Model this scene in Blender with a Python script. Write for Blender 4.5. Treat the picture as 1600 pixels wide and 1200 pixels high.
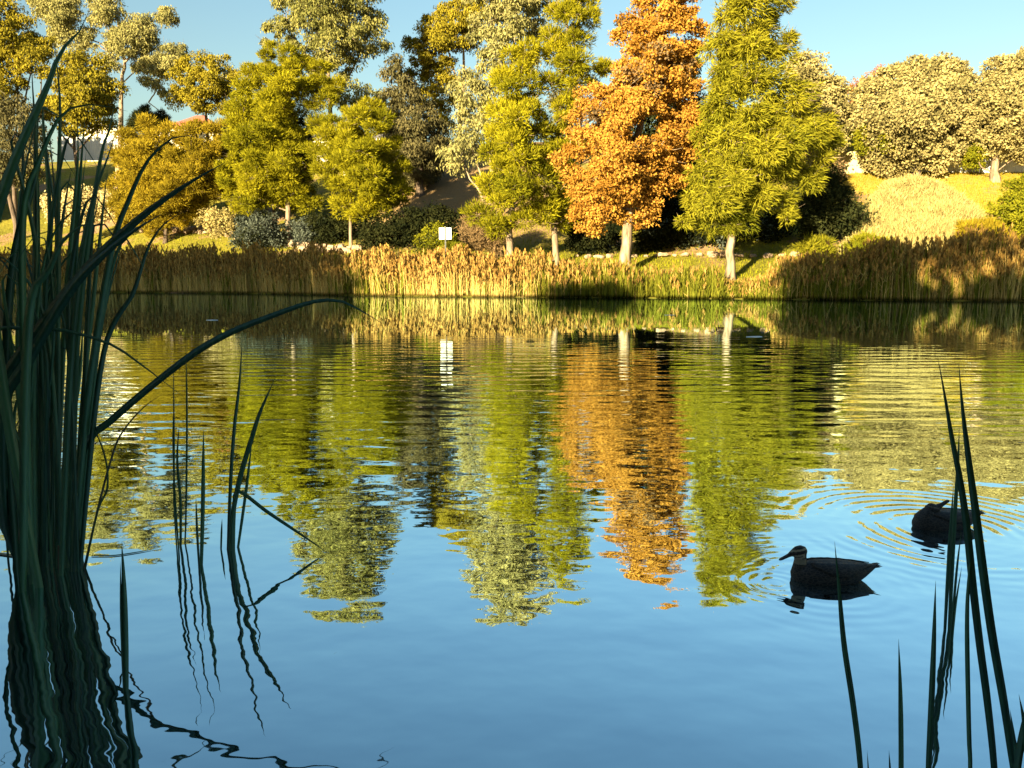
import bpy, bmesh, math, random
import numpy as np
from mathutils import Vector, Matrix

random.seed(7)
rng = np.random.default_rng(11)
R = math.radians
scene = bpy.context.scene
for o in list(bpy.data.objects):
    bpy.data.objects.remove(o)
col = scene.collection

# ------------------------------------------------------------------ camera
CAM = (0.0, 0.0, 1.5)
FPX = 1209.0
PITCH = R(8.24)
cd = bpy.data.cameras.new("camera")
cd.sensor_width = 36.0
cd.lens = 36.0 * FPX / 1600.0
cd.clip_start = 0.05
cd.clip_end = 2000.0
cam = bpy.data.objects.new("camera", cd)
cam.location = CAM
cam.rotation_euler = (R(90) - PITCH, 0, 0)
col.objects.link(cam)
scene.camera = cam

# ------------------------------------------------------------------ light
SUN_EL, SUN_AZ = R(11.0), R(30.0)          # low sun, behind the camera and to its left
world = bpy.data.worlds.new("World")
scene.world = world
world.use_nodes = True
wn, wl = world.node_tree.nodes, world.node_tree.links
sky = wn.new('ShaderNodeTexSky')
sky.sky_type = 'NISHITA'
sky.sun_disc = False
sky.sun_elevation = SUN_EL
sky.sun_rotation = math.pi + SUN_AZ
sky.air_density = 1.6
sky.dust_density = 1.0
sky.ozone_density = 3.0
hs = wn.new('ShaderNodeHueSaturation')
hs.inputs['Saturation'].default_value = 1.08
hs.inputs['Value'].default_value = 0.93
hs.inputs['Hue'].default_value = 0.5
wl.new(sky.outputs[0], hs.inputs['Color'])
wl.new(hs.outputs[0], wn['Background'].inputs[0])
wn['Background'].inputs[1].default_value = 0.050
sl = bpy.data.lights.new("sun", 'SUN')
sl.energy = 5.0
sl.angle = R(0.5)
sl.color = (1.0, 0.82, 0.50)
sun = bpy.data.objects.new("sun", sl)
sd = Vector((math.sin(SUN_AZ) * math.cos(SUN_EL), math.cos(SUN_AZ) * math.cos(SUN_EL), -math.sin(SUN_EL)))
sun.rotation_euler = sd.to_track_quat('-Z', 'Y').to_euler()
sun.location = (-20, -20, 30)
col.objects.link(sun)
vs = scene.view_settings
vs.view_transform = 'Standard'
vs.look = 'None'
vs.exposure = 2.5
vs.gamma = 1.0
vs.use_curve_mapping = False
scene.cycles.max_bounces = 8
scene.cycles.diffuse_bounces = 3
scene.cycles.glossy_bounces = 4
scene.cycles.transmission_bounces = 3
scene.cycles.transparent_max_bounces = 8

# ------------------------------------------------------------------ helpers
FW = np.array([0, math.cos(PITCH), -math.sin(PITCH)])
UPV = np.array([0, math.sin(PITCH), math.cos(PITCH)])
RT = np.array([1.0, 0, 0])
C0 = np.array(CAM)

def ray(px, py):
    return RT * (px - 800.0) + UPV * (600.0 - py) + FW * FPX

def P(px, py, Y):
    d = ray(px, py)
    return C0 + d * (Y / d[1])

def PW(px, py, z=0.0):
    d = ray(px, py)
    return C0 + d * ((z - CAM[2]) / d[2])

def tag(o, label=None, cat=None, group=None, kind=None):
    if label: o['label'] = label
    if cat: o['category'] = cat
    if group: o['group'] = group
    if kind: o['kind'] = kind
    return o

def link(name, me, parent=None, mats=(), smooth=False):
    o = bpy.data.objects.new(name, me)
    col.objects.link(o)
    if parent is not None:
        o.parent = parent
    for m in mats:
        if m.name not in [x.name for x in me.materials if x]:
            me.materials.append(m)
    if smooth:
        me.polygons.foreach_set('use_smooth', [True] * len(me.polygons))
    return o

def empty(name, loc):
    o = bpy.data.objects.new(name, None)
    o.empty_display_size = 0.3
    o.location = loc
    col.objects.link(o)
    return o

def np_mesh(name, v, f, tint=None, mat_idx=None):
    """v: (n,3) ; f: (m,k) with constant k"""
    me = bpy.data.meshes.new(name)
    v = np.ascontiguousarray(v, dtype=np.float32)
    f = np.ascontiguousarray(f, dtype=np.int32)
    m, k = f.shape
    me.vertices.add(len(v)); me.vertices.foreach_set('co', v.ravel())
    me.loops.add(m * k); me.loops.foreach_set('vertex_index', f.ravel())
    me.polygons.add(m)
    me.polygons.foreach_set('loop_start', np.arange(0, m * k, k, dtype=np.int32))
    if mat_idx is not None:
        me.polygons.foreach_set('material_index', np.ascontiguousarray(mat_idx, dtype=np.int32))
    if tint is not None:
        a = me.attributes.new('tint', 'FLOAT', 'POINT')
        a.data.foreach_set('value', np.ascontiguousarray(tint, dtype=np.float32))
    me.update(calc_edges=True)
    return me

def bm_mesh(name, bm):
    me = bpy.data.meshes.new(name)
    bm.normal_update()
    bm.to_mesh(me)
    bm.free()
    return me

def box_bm(bm, x0, x1, y0, y1, z0, z1, M=None):
    vs_ = [bm.verts.new(Vector(p) if M is None else M @ Vector(p)) for p in
           ((x0, y0, z0), (x1, y0, z0), (x1, y1, z0), (x0, y1, z0), (x0, y0, z1), (x1, y0, z1), (x1, y1, z1), (x0, y1, z1))]
    for q in ((3, 2, 1, 0), (4, 5, 6, 7), (0, 1, 5, 4), (1, 2, 6, 5), (2, 3, 7, 6), (3, 0, 4, 7)):
        bm.faces.new([vs_[i] for i in q])

def catmull(pts, n):
    pts = np.asarray(pts, float)
    if len(pts) == 2:
        t = np.linspace(0, 1, n)[:, None]
        return pts[0] * (1 - t) + pts[1] * t
    ext = np.vstack([2 * pts[0] - pts[1], pts, 2 * pts[-1] - pts[-2]])
    seg = np.linalg.norm(np.diff(pts, axis=0), axis=1) + 1e-9
    cum = np.concatenate([[0], np.cumsum(seg)])
    out = []
    for s in np.linspace(0, cum[-1], n):
        i = min(int(np.searchsorted(cum, s, side='right')) - 1, len(pts) - 2)
        u = (s - cum[i]) / seg[i]
        a, b, c, d = ext[i], ext[i + 1], ext[i + 2], ext[i + 3]
        out.append(0.5 * ((2 * b) + (c - a) * u + (2 * a - 5 * b + 4 * c - d) * u * u + (3 * b - a - 3 * c + d) * u ** 3))
    return np.array(out)

# ------------------------------------------------------------------ materials
def new_mat(name):
    m = bpy.data.materials.new(name)
    m.use_nodes = True
    nt = m.node_tree
    return m, nt.nodes, nt.links, nt.nodes['Principled BSDF']

def ramp(n, stops):
    r = n.new('ShaderNodeValToRGB')
    e = r.color_ramp.elements
    while len(e) < len(stops):
        e.new(0.5)
    for el, (p, c) in zip(e, stops):
        el.position = p
        el.color = (*c, 1)
    return r

def leaf_mat(name, a, b, trans=0.35, wet=False):
    m, n, l, p = new_mat(name)
    n.remove(p)
    at = n.new('ShaderNodeAttribute'); at.attribute_name = 'tint'
    r = ramp(n, [(0.0, a), (1.0, b)])
    l.new(at.outputs['Fac'], r.inputs[0])
    if wet:      # stems stay wet and stained just above the water
        ge = n.new('ShaderNodeNewGeometry'); sp_ = n.new('ShaderNodeSeparateXYZ'); l.new(ge.outputs['Position'], sp_.inputs[0])
        mr = n.new('ShaderNodeMapRange'); mr.inputs[1].default_value = 0.05; mr.inputs[2].default_value = 0.22; mr.inputs[3].default_value = 0.12
        l.new(sp_.outputs[2], mr.inputs[0])
        mw = n.new('ShaderNodeMix'); mw.data_type = 'RGBA'; mw.blend_type = 'MULTIPLY'; mw.inputs[0].default_value = 1.0
        l.new(r.outputs[0], mw.inputs[6]); l.new(mr.outputs[0], mw.inputs[7])
        r = mw
        out = mw.outputs[2]
    else:
        out = r.outputs[0]
    d = n.new('ShaderNodeBsdfDiffuse'); t = n.new('ShaderNodeBsdfTranslucent')
    mx = n.new('ShaderNodeMixShader'); mx.inputs[0].default_value = trans
    l.new(out, d.inputs[0]); l.new(out, t.inputs[0])
    l.new(d.outputs[0], mx.inputs[1]); l.new(t.outputs[0], mx.inputs[2])
    l.new(mx.outputs[0], n['Material Output'].inputs[0])
    return m

def noise_mat(name, stops, scale=3.0, rough=0.85, detail=6, bump=0.0, bscale=None, stretch=(1, 1, 1)):
    m, n, l, p = new_mat(name)
    tc = n.new('ShaderNodeTexCoord'); mp = n.new('ShaderNodeMapping'); mp.inputs['Scale'].default_value = stretch
    l.new(tc.outputs['Object'], mp.inputs[0])
    no = n.new('ShaderNodeTexNoise'); no.inputs['Scale'].default_value = scale; no.inputs['Detail'].default_value = detail
    l.new(mp.outputs[0], no.inputs['Vector'])
    r = ramp(n, stops)
    l.new(no.outputs['Fac'], r.inputs[0]); l.new(r.outputs[0], p.inputs['Base Color'])
    p.inputs['Roughness'].default_value = rough
    p.inputs['Specular IOR Level'].default_value = 0.25
    if bump:
        nb = n.new('ShaderNodeTexNoise'); nb.inputs['Scale'].default_value = bscale or scale * 4; nb.inputs['Detail'].default_value = 5
        l.new(mp.outputs[0], nb.inputs['Vector'])
        bp = n.new('ShaderNodeBump'); bp.inputs['Strength'].default_value = bump; bp.inputs['Distance'].default_value = 0.05
        l.new(nb.outputs['Fac'], bp.inputs['Height']); l.new(bp.outputs[0], p.inputs['Normal'])
    return m

M = {}
M['oak'] = leaf_mat('she_oak_needles', (0.11, 0.115, 0.007), (0.34, 0.30, 0.014), 0.42)
M['oak_gold'] = leaf_mat('golden_needles', (0.15, 0.12, 0.010), (0.38, 0.28, 0.022), 0.42)
M['oak_deep'] = leaf_mat('weeping_needles', (0.105, 0.115, 0.008), (0.32, 0.285, 0.022), 0.42)
M['gum'] = leaf_mat('gum_leaves', (0.09, 0.10, 0.028), (0.27, 0.25, 0.075), 0.25)
M['gum_pale'] = leaf_mat('pale_gum_leaves', (0.13, 0.13, 0.045), (0.33, 0.30, 0.11), 0.25)
M['gum_gold'] = leaf_mat('golden_gum_leaves', (0.10, 0.09, 0.010), (0.29, 0.235, 0.022), 0.25)
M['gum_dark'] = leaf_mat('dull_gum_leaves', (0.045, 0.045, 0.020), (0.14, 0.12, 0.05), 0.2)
M['orange'] = leaf_mat('orange_foliage', (0.23, 0.105, 0.014), (0.47, 0.25, 0.045), 0.25)
M['olive'] = leaf_mat('olive_foliage', (0.12, 0.105, 0.038), (0.38, 0.315, 0.125), 0.2)
M['silver'] = leaf_mat('silver_shrub_foliage', (0.20, 0.165, 0.055), (0.42, 0.34, 0.13), 0.2)
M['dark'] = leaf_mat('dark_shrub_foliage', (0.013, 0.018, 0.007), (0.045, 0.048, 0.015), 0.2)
M['deep'] = leaf_mat('shade_toned_foliage', (0.006, 0.009, 0.004), (0.026, 0.028, 0.009), 0.15)  # darker copy of the shrub leaves, undergrowth shade put into the colour
M['blue'] = leaf_mat('blue_grey_foliage', (0.032, 0.042, 0.034), (0.10, 0.115, 0.085), 0.2)
M['cream'] = leaf_mat('cream_foliage', (0.34, 0.28, 0.12), (0.60, 0.50, 0.24), 0.2)
M['bright'] = leaf_mat('bright_green_foliage', (0.09, 0.11, 0.008), (0.24, 0.22, 0.014), 0.35)
M['red'] = leaf_mat('rusty_foliage', (0.16, 0.06, 0.02), (0.36, 0.14, 0.05), 0.2)
M['twig'] = leaf_mat('brown_twigs', (0.08, 0.055, 0.025), (0.20, 0.13, 0.06), 0.0)
M['reed'] = leaf_mat('dry_reed_stems', (0.32, 0.22, 0.060), (0.54, 0.38, 0.115), 0.2, True)
M['plume'] = leaf_mat('reed_plumes', (0.16, 0.09, 0.025), (0.40, 0.24, 0.060), 0.25)
M['sedge'] = leaf_mat('green_reed_leaves', (0.065, 0.085, 0.008), (0.24, 0.22, 0.025), 0.3, True)
M['lawnblade'] = leaf_mat('lawn_blades', (0.12, 0.14, 0.006), (0.28, 0.26, 0.014), 0.3)
M['bark'] = noise_mat('brown_bark', [(0.3, (0.10, 0.07, 0.045)), (0.7, (0.30, 0.23, 0.15))], 2.5, 0.9, bump=0.9, stretch=(3, 3, .5))
M['bark_pale'] = noise_mat('pale_bark', [(0.32, (0.085, 0.06, 0.036)), (0.64, (0.31, 0.235, 0.15))], 2.2, 0.8, bump=0.5, stretch=(2, 2, .4))
M['bark_dark'] = noise_mat('dark_bark', [(0.3, (0.04, 0.03, 0.022)), (0.7, (0.14, 0.10, 0.07))], 2.5, 0.9, bump=0.9, stretch=(3, 3, .5))
M['rock'] = noise_mat('sandstone_rock', [(0.25, (0.20, 0.135, 0.085)), (0.75, (0.42, 0.31, 0.20))], 1.6, 0.9, bump=0.6)
M['path'] = noise_mat('concrete_path', [(0.3, (0.38, 0.34, 0.28)), (0.7, (0.48, 0.43, 0.36))], 2.0, 0.9)
M['white_metal'] = noise_mat('white_sign_paint', [(0.35, (0.58, 0.585, 0.56)), (0.7, (0.68, 0.68, 0.65))], 4.0, 0.5)
M['dark_metal'] = noise_mat('dark_grey_metal', [(0.3, (0.045, 0.05, 0.05)), (0.7, (0.09, 0.09, 0.09))], 6.0, 0.5)
M['grey_ink'] = noise_mat('faded_grey_ink', [(0.3, (0.45, 0.46, 0.46)), (0.7, (0.6, 0.6, 0.6))], 9.0, 0.6)
M['fence_grey'] = noise_mat('pale_grey_fence_steel', [(0.3, (0.42, 0.43, 0.43)), (0.7, (0.52, 0.53, 0.52))], 1.2, 0.55)
M['fence_cream'] = noise_mat('cream_fence_steel', [(0.3, (0.44, 0.39, 0.20)), (0.7, (0.52, 0.46, 0.25))], 1.2, 0.6)
M['wall_cream'] = noise_mat('cream_render', [(0.3, (0.62, 0.57, 0.44)), (0.7, (0.72, 0.67, 0.54))], 1.5, 0.9)
M['wall_yellow'] = noise_mat('yellow_render', [(0.3, (0.46, 0.43, 0.14)), (0.7, (0.54, 0.50, 0.18))], 0.8, 0.9)
M['roof_red'] = noise_mat('red_roof_tiles', [(0.3, (0.34, 0.09, 0.06)), (0.7, (0.44, 0.13, 0.09))], 3.0, 0.8)
M['roof_grey'] = noise_mat('grey_roof_tiles', [(0.3, (0.16, 0.15, 0.14)), (0.7, (0.26, 0.24, 0.22))], 3.0, 0.8)
M['fascia'] = noise_mat('white_fascia_paint', [(0.3, (0.7, 0.68, 0.62)), (0.7, (0.78, 0.76, 0.7))], 3.0, 0.6)
M['glass'] = noise_mat('dark_window_glass', [(0.3, (0.03, 0.04, 0.05)), (0.7, (0.06, 0.07, 0.08))], 2.0, 0.08)
M['aerial'] = noise_mat('galvanised_aerial', [(0.3, (0.55, 0.5, 0.4)), (0.7, (0.65, 0.6, 0.5))], 4.0, 0.4)

def blade_mat(name, a, b):
    m, n, l, p = new_mat(name)
    n.remove(p)
    tc = n.new('ShaderNodeTexCoord')
    mp = n.new('ShaderNodeMapping'); mp.inputs['Scale'].default_value = (60, 60, 2.0)
    no = n.new('ShaderNodeTexNoise'); no.inputs['Scale'].default_value = 1.0; no.inputs['Detail'].default_value = 6
    l.new(tc.outputs['Object'], mp.inputs[0]); l.new(mp.outputs[0], no.inputs['Vector'])
    oi = n.new('ShaderNodeObjectInfo')
    ad = n.new('ShaderNodeMath'); ad.operation = 'MULTIPLY_ADD'; ad.inputs[1].default_value = 0.6
    l.new(no.outputs['Fac'], ad.inputs[0])
    ml = n.new('ShaderNodeMath'); ml.operation = 'MULTIPLY'; ml.inputs[1].default_value = 0.45
    l.new(oi.outputs['Random'], ml.inputs[0]); l.new(ml.outputs[0], ad.inputs[2])
    r = ramp(n, [(0.32, a), (0.78, b)])
    l.new(ad.outputs[0], r.inputs[0])
    d = n.new('ShaderNodeBsdfDiffuse'); t = n.new('ShaderNodeBsdfTranslucent')
    g = n.new('ShaderNodeBsdfGlossy'); g.inputs['Roughness'].default_value = 0.38
    mx = n.new('ShaderNodeMixShader'); mx.inputs[0].default_value = 0.35
    mg = n.new('ShaderNodeMixShader')
    l.new(r.outputs[0], d.inputs[0]); l.new(r.outputs[0], t.inputs[0])
    l.new(d.outputs[0], mx.inputs[1]); l.new(t.outputs[0], mx.inputs[2])
    mg.inputs[0].default_value = 0.05; l.new(mx.outputs[0], mg.inputs[1]); l.new(g.outputs[0], mg.inputs[2])
    l.new(mg.outputs[0], n['Material Output'].inputs[0])
    return m
M['blade'] = blade_mat('green_reed_blade', (0.018, 0.075, 0.034), (0.085, 0.215, 0.085))
M['blade_dry'] = blade_mat('dry_reed_blade', (0.12, 0.10, 0.045), (0.30, 0.25, 0.13))

# ------------------------------------------------------------------ terrain
SHORE_PX = [(-200, 454), (0, 455.5), (160, 457), (400, 459), (540, 462), (700, 464), (1000, 466), (1200, 468), (1400, 470), (1600, 471), (1800, 472)]
_s = np.array([PW(a, b)[:2] for a, b in SHORE_PX])
SX, SY = _s[:, 0], _s[:, 1]
def yb(x):
    return np.interp(x, SX, SY)
PT = np.array([0, 3, 6, 10, 16, 25, 32, 46, 56, 90, 1000])
PZ = np.array([-0.05, 0.5, 0.95, 1.65, 3.0, 6.4, 9.6, 15.6, 18.0, 18.5, 14.0])
NT = np.array([0, 0.5, 2, 6, 14, 40, 400])
NZ = np.array([-0.05, 0.12, 0.35, 0.9, 1.8, 3.0, 4.0])
def terr(x, y):
    x = np.asarray(x, float); y = np.asarray(y, float)
    far = y - yb(x)
    yn = 1.1 + 0.004 * x * x * (np.abs(x) < 80) + (np.abs(x) >= 80) * 26
    near = yn - y
    side = np.abs(x) - 85
    d = np.maximum(np.maximum(far, near), side)
    zf = np.interp(far, PT, PZ)
    zn = np.interp(near, NT, NZ)
    zs = np.interp(side, NT, NZ)
    w = np.where(far > 0, zf, np.where(near > 0, zn, zs))
    w = np.where((far > 0) & (side > 0), np.maximum(zf, zs), w)
    bumps = 0.25 * np.sin(x * .21 + 1) * np.sin(y * .17) + 0.12 * np.sin(x * .53) * np.cos(y * .47 + 2)
    w = w + bumps * np.clip((d - 3) / 8, 0, 1)
    return np.where(d <= 0, -np.minimum(1.6, -d * 0.35) - 0.05, w)
def tz(x, y):
    return float(terr(x, y))
def ghit(px, py, y0=38.0, y1=140.0):
    d = ray(px, py)
    y = y0
    while y < y1:
        p = C0 + d * (y / d[1])
        if tz(p[0], p[1]) >= p[2]:
            return p
        y += 0.1
    return C0 + d * (y1 / d[1])

xs = np.concatenate([np.linspace(-420, -80, 18), np.arange(-76, 77, 1.2), np.linspace(80, 420, 18)])
ys = np.concatenate([np.linspace(-260, -20, 14), np.arange(-18, 3.5, 0.7), np.arange(4, 36, 2.5), np.arange(36, 125, 0.9), np.linspace(128, 700, 24)])
gx, gy = np.meshgrid(xs, ys)
gz = terr(gx, gy)
nx, ny = len(xs), len(ys)
vv = np.stack([gx.ravel(), gy.ravel(), gz.ravel()], 1)
ii = np.arange(nx * ny).reshape(ny, nx)
ff = np.stack([ii[:-1, :-1].ravel(), ii[:-1, 1:].ravel(), ii[1:, 1:].ravel(), ii[1:, :-1].ravel()], 1)
m, n, l, p = new_mat('grassy_ground')
geo = n.new('ShaderNodeNewGeometry')
n1 = n.new('ShaderNodeTexNoise'); n1.inputs['Scale'].default_value = 0.16; n1.inputs['Detail'].default_value = 5
n2 = n.new('ShaderNodeTexNoise'); n2.inputs['Scale'].default_value = 3.5; n2.inputs['Detail'].default_value = 8
n3 = n.new('ShaderNodeTexNoise'); n3.inputs['Scale'].default_value = 0.23; n3.inputs['Detail'].default_value = 4
for q in (n1, n2, n3):
    l.new(geo.outputs['Position'], q.inputs['Vector'])
r1 = ramp(n, [(0.3, (0.16, 0.15, 0.018)), (0.7, (0.27, 0.23, 0.028))])
r2 = ramp(n, [(0.3, (0.45, 0.45, 0.45)), (0.7, (1, 1, 1))])
mm = n.new('ShaderNodeMix'); mm.data_type = 'RGBA'; mm.blend_type = 'MULTIPLY'; mm.inputs[0].default_value = 0.8
l.new(n1.outputs['Fac'], r1.inputs[0]); l.new(n2.outputs['Fac'], r2.inputs[0])
l.new(r1.outputs[0], mm.inputs[6]); l.new(r2.outputs[0], mm.inputs[7])
r3 = ramp(n, [(0.56, (0, 0, 0)), (0.64, (1, 1, 1))])
l.new(n3.outputs['Fac'], r3.inputs[0])
md = n.new('ShaderNodeMix'); md.data_type = 'RGBA'
dry = n.new('ShaderNodeMix'); dry.data_type = 'RGBA'; dry.inputs[7].default_value = (0.36, 0.25, 0.05, 1)
sx = n.new('ShaderNodeSeparateXYZ'); l.new(geo.outputs['Position'], sx.inputs[0])
mr = n.new('ShaderNodeMapRange'); mr.inputs[1].default_value = 20; mr.inputs[2].default_value = 30
l.new(sx.outputs[0], mr.inputs[0])
mq = n.new('ShaderNodeMath'); mq.operation = 'MULTIPLY'; mq.inputs[1].default_value = .75
l.new(mr.outputs[0], mq.inputs[0]); l.new(mq.outputs[0], dry.inputs[0])
md.inputs[7].default_value = (0.24, 0.15, 0.075, 1)
# bare worn earth under the trees on the slope above the sign
wa = n.new('ShaderNodeMapRange'); wa.interpolation_type = 'SMOOTHSTEP'; wa.inputs[1].default_value = -17; wa.inputs[2].default_value = -11
wb = n.new('ShaderNodeMapRange'); wb.interpolation_type = 'SMOOTHSTEP'; wb.inputs[1].default_value = 2; wb.inputs[2].default_value = 9; wb.inputs[3].default_value = 1; wb.inputs[4].default_value = 0
wc_ = n.new('ShaderNodeMapRange'); wc_.interpolation_type = 'SMOOTHSTEP'; wc_.inputs[1].default_value = 62; wc_.inputs[2].default_value = 68
l.new(sx.outputs[0], wa.inputs[0]); l.new(sx.outputs[0], wb.inputs[0]); l.new(sx.outputs[1], wc_.inputs[0])
w1 = n.new('ShaderNodeMath'); w1.operation = 'MULTIPLY'; l.new(wa.outputs[0], w1.inputs[0]); l.new(wb.outputs[0], w1.inputs[1])
w2 = n.new('ShaderNodeMath'); w2.operation = 'MULTIPLY'; l.new(w1.outputs[0], w2.inputs[0]); l.new(wc_.outputs[0], w2.inputs[1])
w3_ = n.new('ShaderNodeMath'); w3_.operation = 'MULTIPLY'; w3_.inputs[1].default_value = .85; l.new(w2.outputs[0], w3_.inputs[0])
w4 = n.new('ShaderNodeMath'); w4.operation = 'MAXIMUM'; l.new(w3_.outputs[0], w4.inputs[0]); l.new(r3.outputs[0], w4.inputs[1])
l.new(w4.outputs[0], md.inputs[0]); l.new(mm.outputs[2], dry.inputs[6]); l.new(dry.outputs[2], md.inputs[6])
l.new(md.outputs[2], p.inputs['Base Color'])
p.inputs['Roughness'].default_value = 0.95; p.inputs['Specular IOR Level'].default_value = 0.1
bp = n.new('ShaderNodeBump'); bp.inputs['Strength'].default_value = 0.8; bp.inputs['Distance'].default_value = 0.15
l.new(n2.outputs['Fac'], bp.inputs['Height']); l.new(bp.outputs[0], p.inputs['Normal'])
M['ground'] = m
g = link('ground', np_mesh('ground', vv, ff), None, [M['ground']], True)
tag(g, 'grassy banks sloping up from the pond to the houses', None, None, 'structure')

# water ------------------------------------------------------------
m, n, l, p = new_mat('pond_water')
n.remove(p)
geo = n.new('ShaderNodeNewGeometry')
sep = n.new('ShaderNodeSeparateXYZ'); l.new(geo.outputs['Position'], sep.inputs[0])
def mth(op, a, b=None, c=None, clamp=False):
    q = n.new('ShaderNodeMath'); q.operation = op; q.use_clamp = clamp
    for i, v_ in enumerate((a, b, c)):
        if v_ is None: continue
        if isinstance(v_, (int, float)): q.inputs[i].default_value = v_
        else: l.new(v_, q.inputs[i])
    return q.outputs[0]
def smooth(v_, a, b, o0=0.0, o1=1.0):
    q = n.new('ShaderNodeMapRange'); q.interpolation_type = 'SMOOTHSTEP'
    l.new(v_, q.inputs[0]); q.inputs[1].default_value = a; q.inputs[2].default_value = b
    q.inputs[3].default_value = o0; q.inputs[4].default_value = o1
    return q.outputs[0]
def noise(sx, sy, det=3, off=0.0, rough=0.5):
    mp = n.new('ShaderNodeMapping'); mp.inputs['Scale'].default_value = (sx, sy, 1); mp.inputs['Location'].default_value = (off, off * .7, 0)
    l.new(geo.outputs['Position'], mp.inputs[0])
    q = n.new('ShaderNodeTexNoise'); q.noise_dimensions = '2D'; q.inputs['Scale'].default_value = 1.0; q.inputs['Detail'].default_value = det; q.inputs['Roughness'].default_value = rough
    l.new(mp.outputs[0], q.inputs['Vector'])
    return q.outputs['Fac']
X_, Y_ = sep.outputs[0], sep.outputs[1]
# fine wind ripples in the middle of the pond, long crests across the view
band = mth('MULTIPLY', smooth(Y_, 4.2, 8.5), smooth(Y_, 11.0, 20.0, 1.0, 0.0))
ph = mth('ADD', mth('MULTIPLY', Y_, 14.0), mth('MULTIPLY', noise(0.5, 0.7, 3, 3.0), 9.0))
rip1 = mth('MULTIPLY', mth('SINE', ph), mth('MULTIPLY', noise(0.35, 0.8, 2, 9.0), 0.0028))
ph2 = mth('ADD', mth('MULTIPLY', Y_, 23.0), mth('MULTIPLY', noise(0.9, 1.1, 3, 5.0), 12.0))
rip2 = mth('MULTIPLY', mth('SINE', ph2), mth('MULTIPLY', noise(0.5, 0.9, 2, 21.0), 0.0013))
rip3 = mth('MULTIPLY', noise(1.3, 4.5, 3, 13.0), 0.0018)
mid = mth('MULTIPLY', mth('ADD', mth('ADD', rip1, rip2), rip3), band)
# long soft swell near the viewer, calm film far off
nearm = smooth(Y_, 3.0, 13.0, 1.0, 0.02)
und = mth('MULTIPLY', mth('ADD', mth('MULTIPLY', noise(1.6, 2.4, 2, 31.0), 0.0062), mth('MULTIPLY', noise(5.0, 6.0, 2, 37.0), 0.0011)), nearm)
farr = mth('MULTIPLY', noise(0.4, 1.6, 2, 41.0), mth('MULTIPLY', smooth(Y_, 18.0, 26.0), 0.0013))
# rings round the two ducks
D1 = PW(1296, 908); D2 = PW(1466, 826)
def rings(cx, cy, k, amp, r0, r1, sq=1.0):
    dx = mth('SUBTRACT', X_, cx); dy = mth('MULTIPLY', mth('SUBTRACT', Y_, cy), sq)
    r = mth('SQRT', mth('ADD', mth('MULTIPLY', dx, dx), mth('MULTIPLY', dy, dy)))
    wob = mth('MULTIPLY', noise(1.7, 1.7, 2, cx * 3), 5.0)
    env = mth('MULTIPLY', smooth(r, r0 * 0.4, r0), smooth(r, r0, r1, 1.0, 0.0))
    return mth('MULTIPLY', mth('SINE', mth('ADD', mth('MULTIPLY', r, k), wob)), mth('MULTIPLY', mth('MULTIPLY', env, amp), smooth(noise(2.2, 2.2, 3, cx * 7 + k), 0.32, 0.62, 0.15, 1.15)))
ring = mth('ADD', rings(D2[0] + .02, D2[1], 66.0, 0.0009, 0.22, 1.25), rings(D1[0] - 0.05, D1[1], 80.0, 0.0003, 0.2, 0.8))
ring = mth('ADD', ring, rings(D1[0] - 0.27, D1[1] - 0.02, 110.0, 0.0003, 0.05, 0.35))
H = mth('ADD', mth('ADD', mid, und), mth('ADD', farr, ring))
bp = n.new('ShaderNodeBump'); bp.inputs['Strength'].default_value = 1.0; bp.inputs['Distance'].default_value = 1.0
l.new(H, bp.inputs['Height'])
lw = n.new('ShaderNodeLayerWeight'); lw.inputs['Blend'].default_value = 0.5
fr = ramp(n, [(0.25, (0.42,) * 3), (0.42, (0.58,) * 3), (0.62, (0.85,) * 3), (0.86, (0.90,) * 3), (1.0, (0.93,) * 3)])
l.new(lw.outputs['Facing'], fr.inputs[0])
gl = n.new('ShaderNodeBsdfGlossy'); gl.inputs['Roughness'].default_value = 0.012; gl.inputs['Color'].default_value = (0.75, 0.94, 1.0, 1)
l.new(bp.outputs[0], gl.inputs['Normal'])
df = n.new('ShaderNodeBsdfDiffuse'); df.inputs['Color'].default_value = (0.002, 0.008, 0.012, 1)
mx = n.new('ShaderNodeMixShader')
l.new(fr.outputs[0], mx.inputs[0]); l.new(df.outputs[0], mx.inputs[1]); l.new(gl.outputs[0], mx.inputs[2])
l.new(mx.outputs[0], n['Material Output'].inputs[0])
M['water'] = m
wx, wy0, wy1 = 88, -30, 75
w = link('water', np_mesh('water', [(-wx, wy0, 0), (wx, wy0, 0), (wx, wy1, 0), (-wx, wy1, 0)], [(0, 1, 2, 3)]), None, [M['water']])
tag(w, 'still pond water mirroring the trees and blue sky', None, None, 'structure')

# path --------------------------------------------------------------
pv, pf = [], []
px_ = np.linspace(-60, -4, 90)
for i, x in enumerate(px_):
    for k, t in enumerate((11.2, 12.0, 12.8)):
        y = float(yb(x)) + t + 0.6 * math.sin(x * .12)
        pv.append((x, y, tz(x, y) + 0.06))
    if i:
        a = (i - 1) * 3
        for k in range(2):
            pf.append((a + k, a + 3 + k, a + 4 + k, a + 1 + k))
tag(link('path', np_mesh('path', pv, pf), None, [M['path']], True), 'pale walking path along the far bank', None, None, 'structure')

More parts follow.
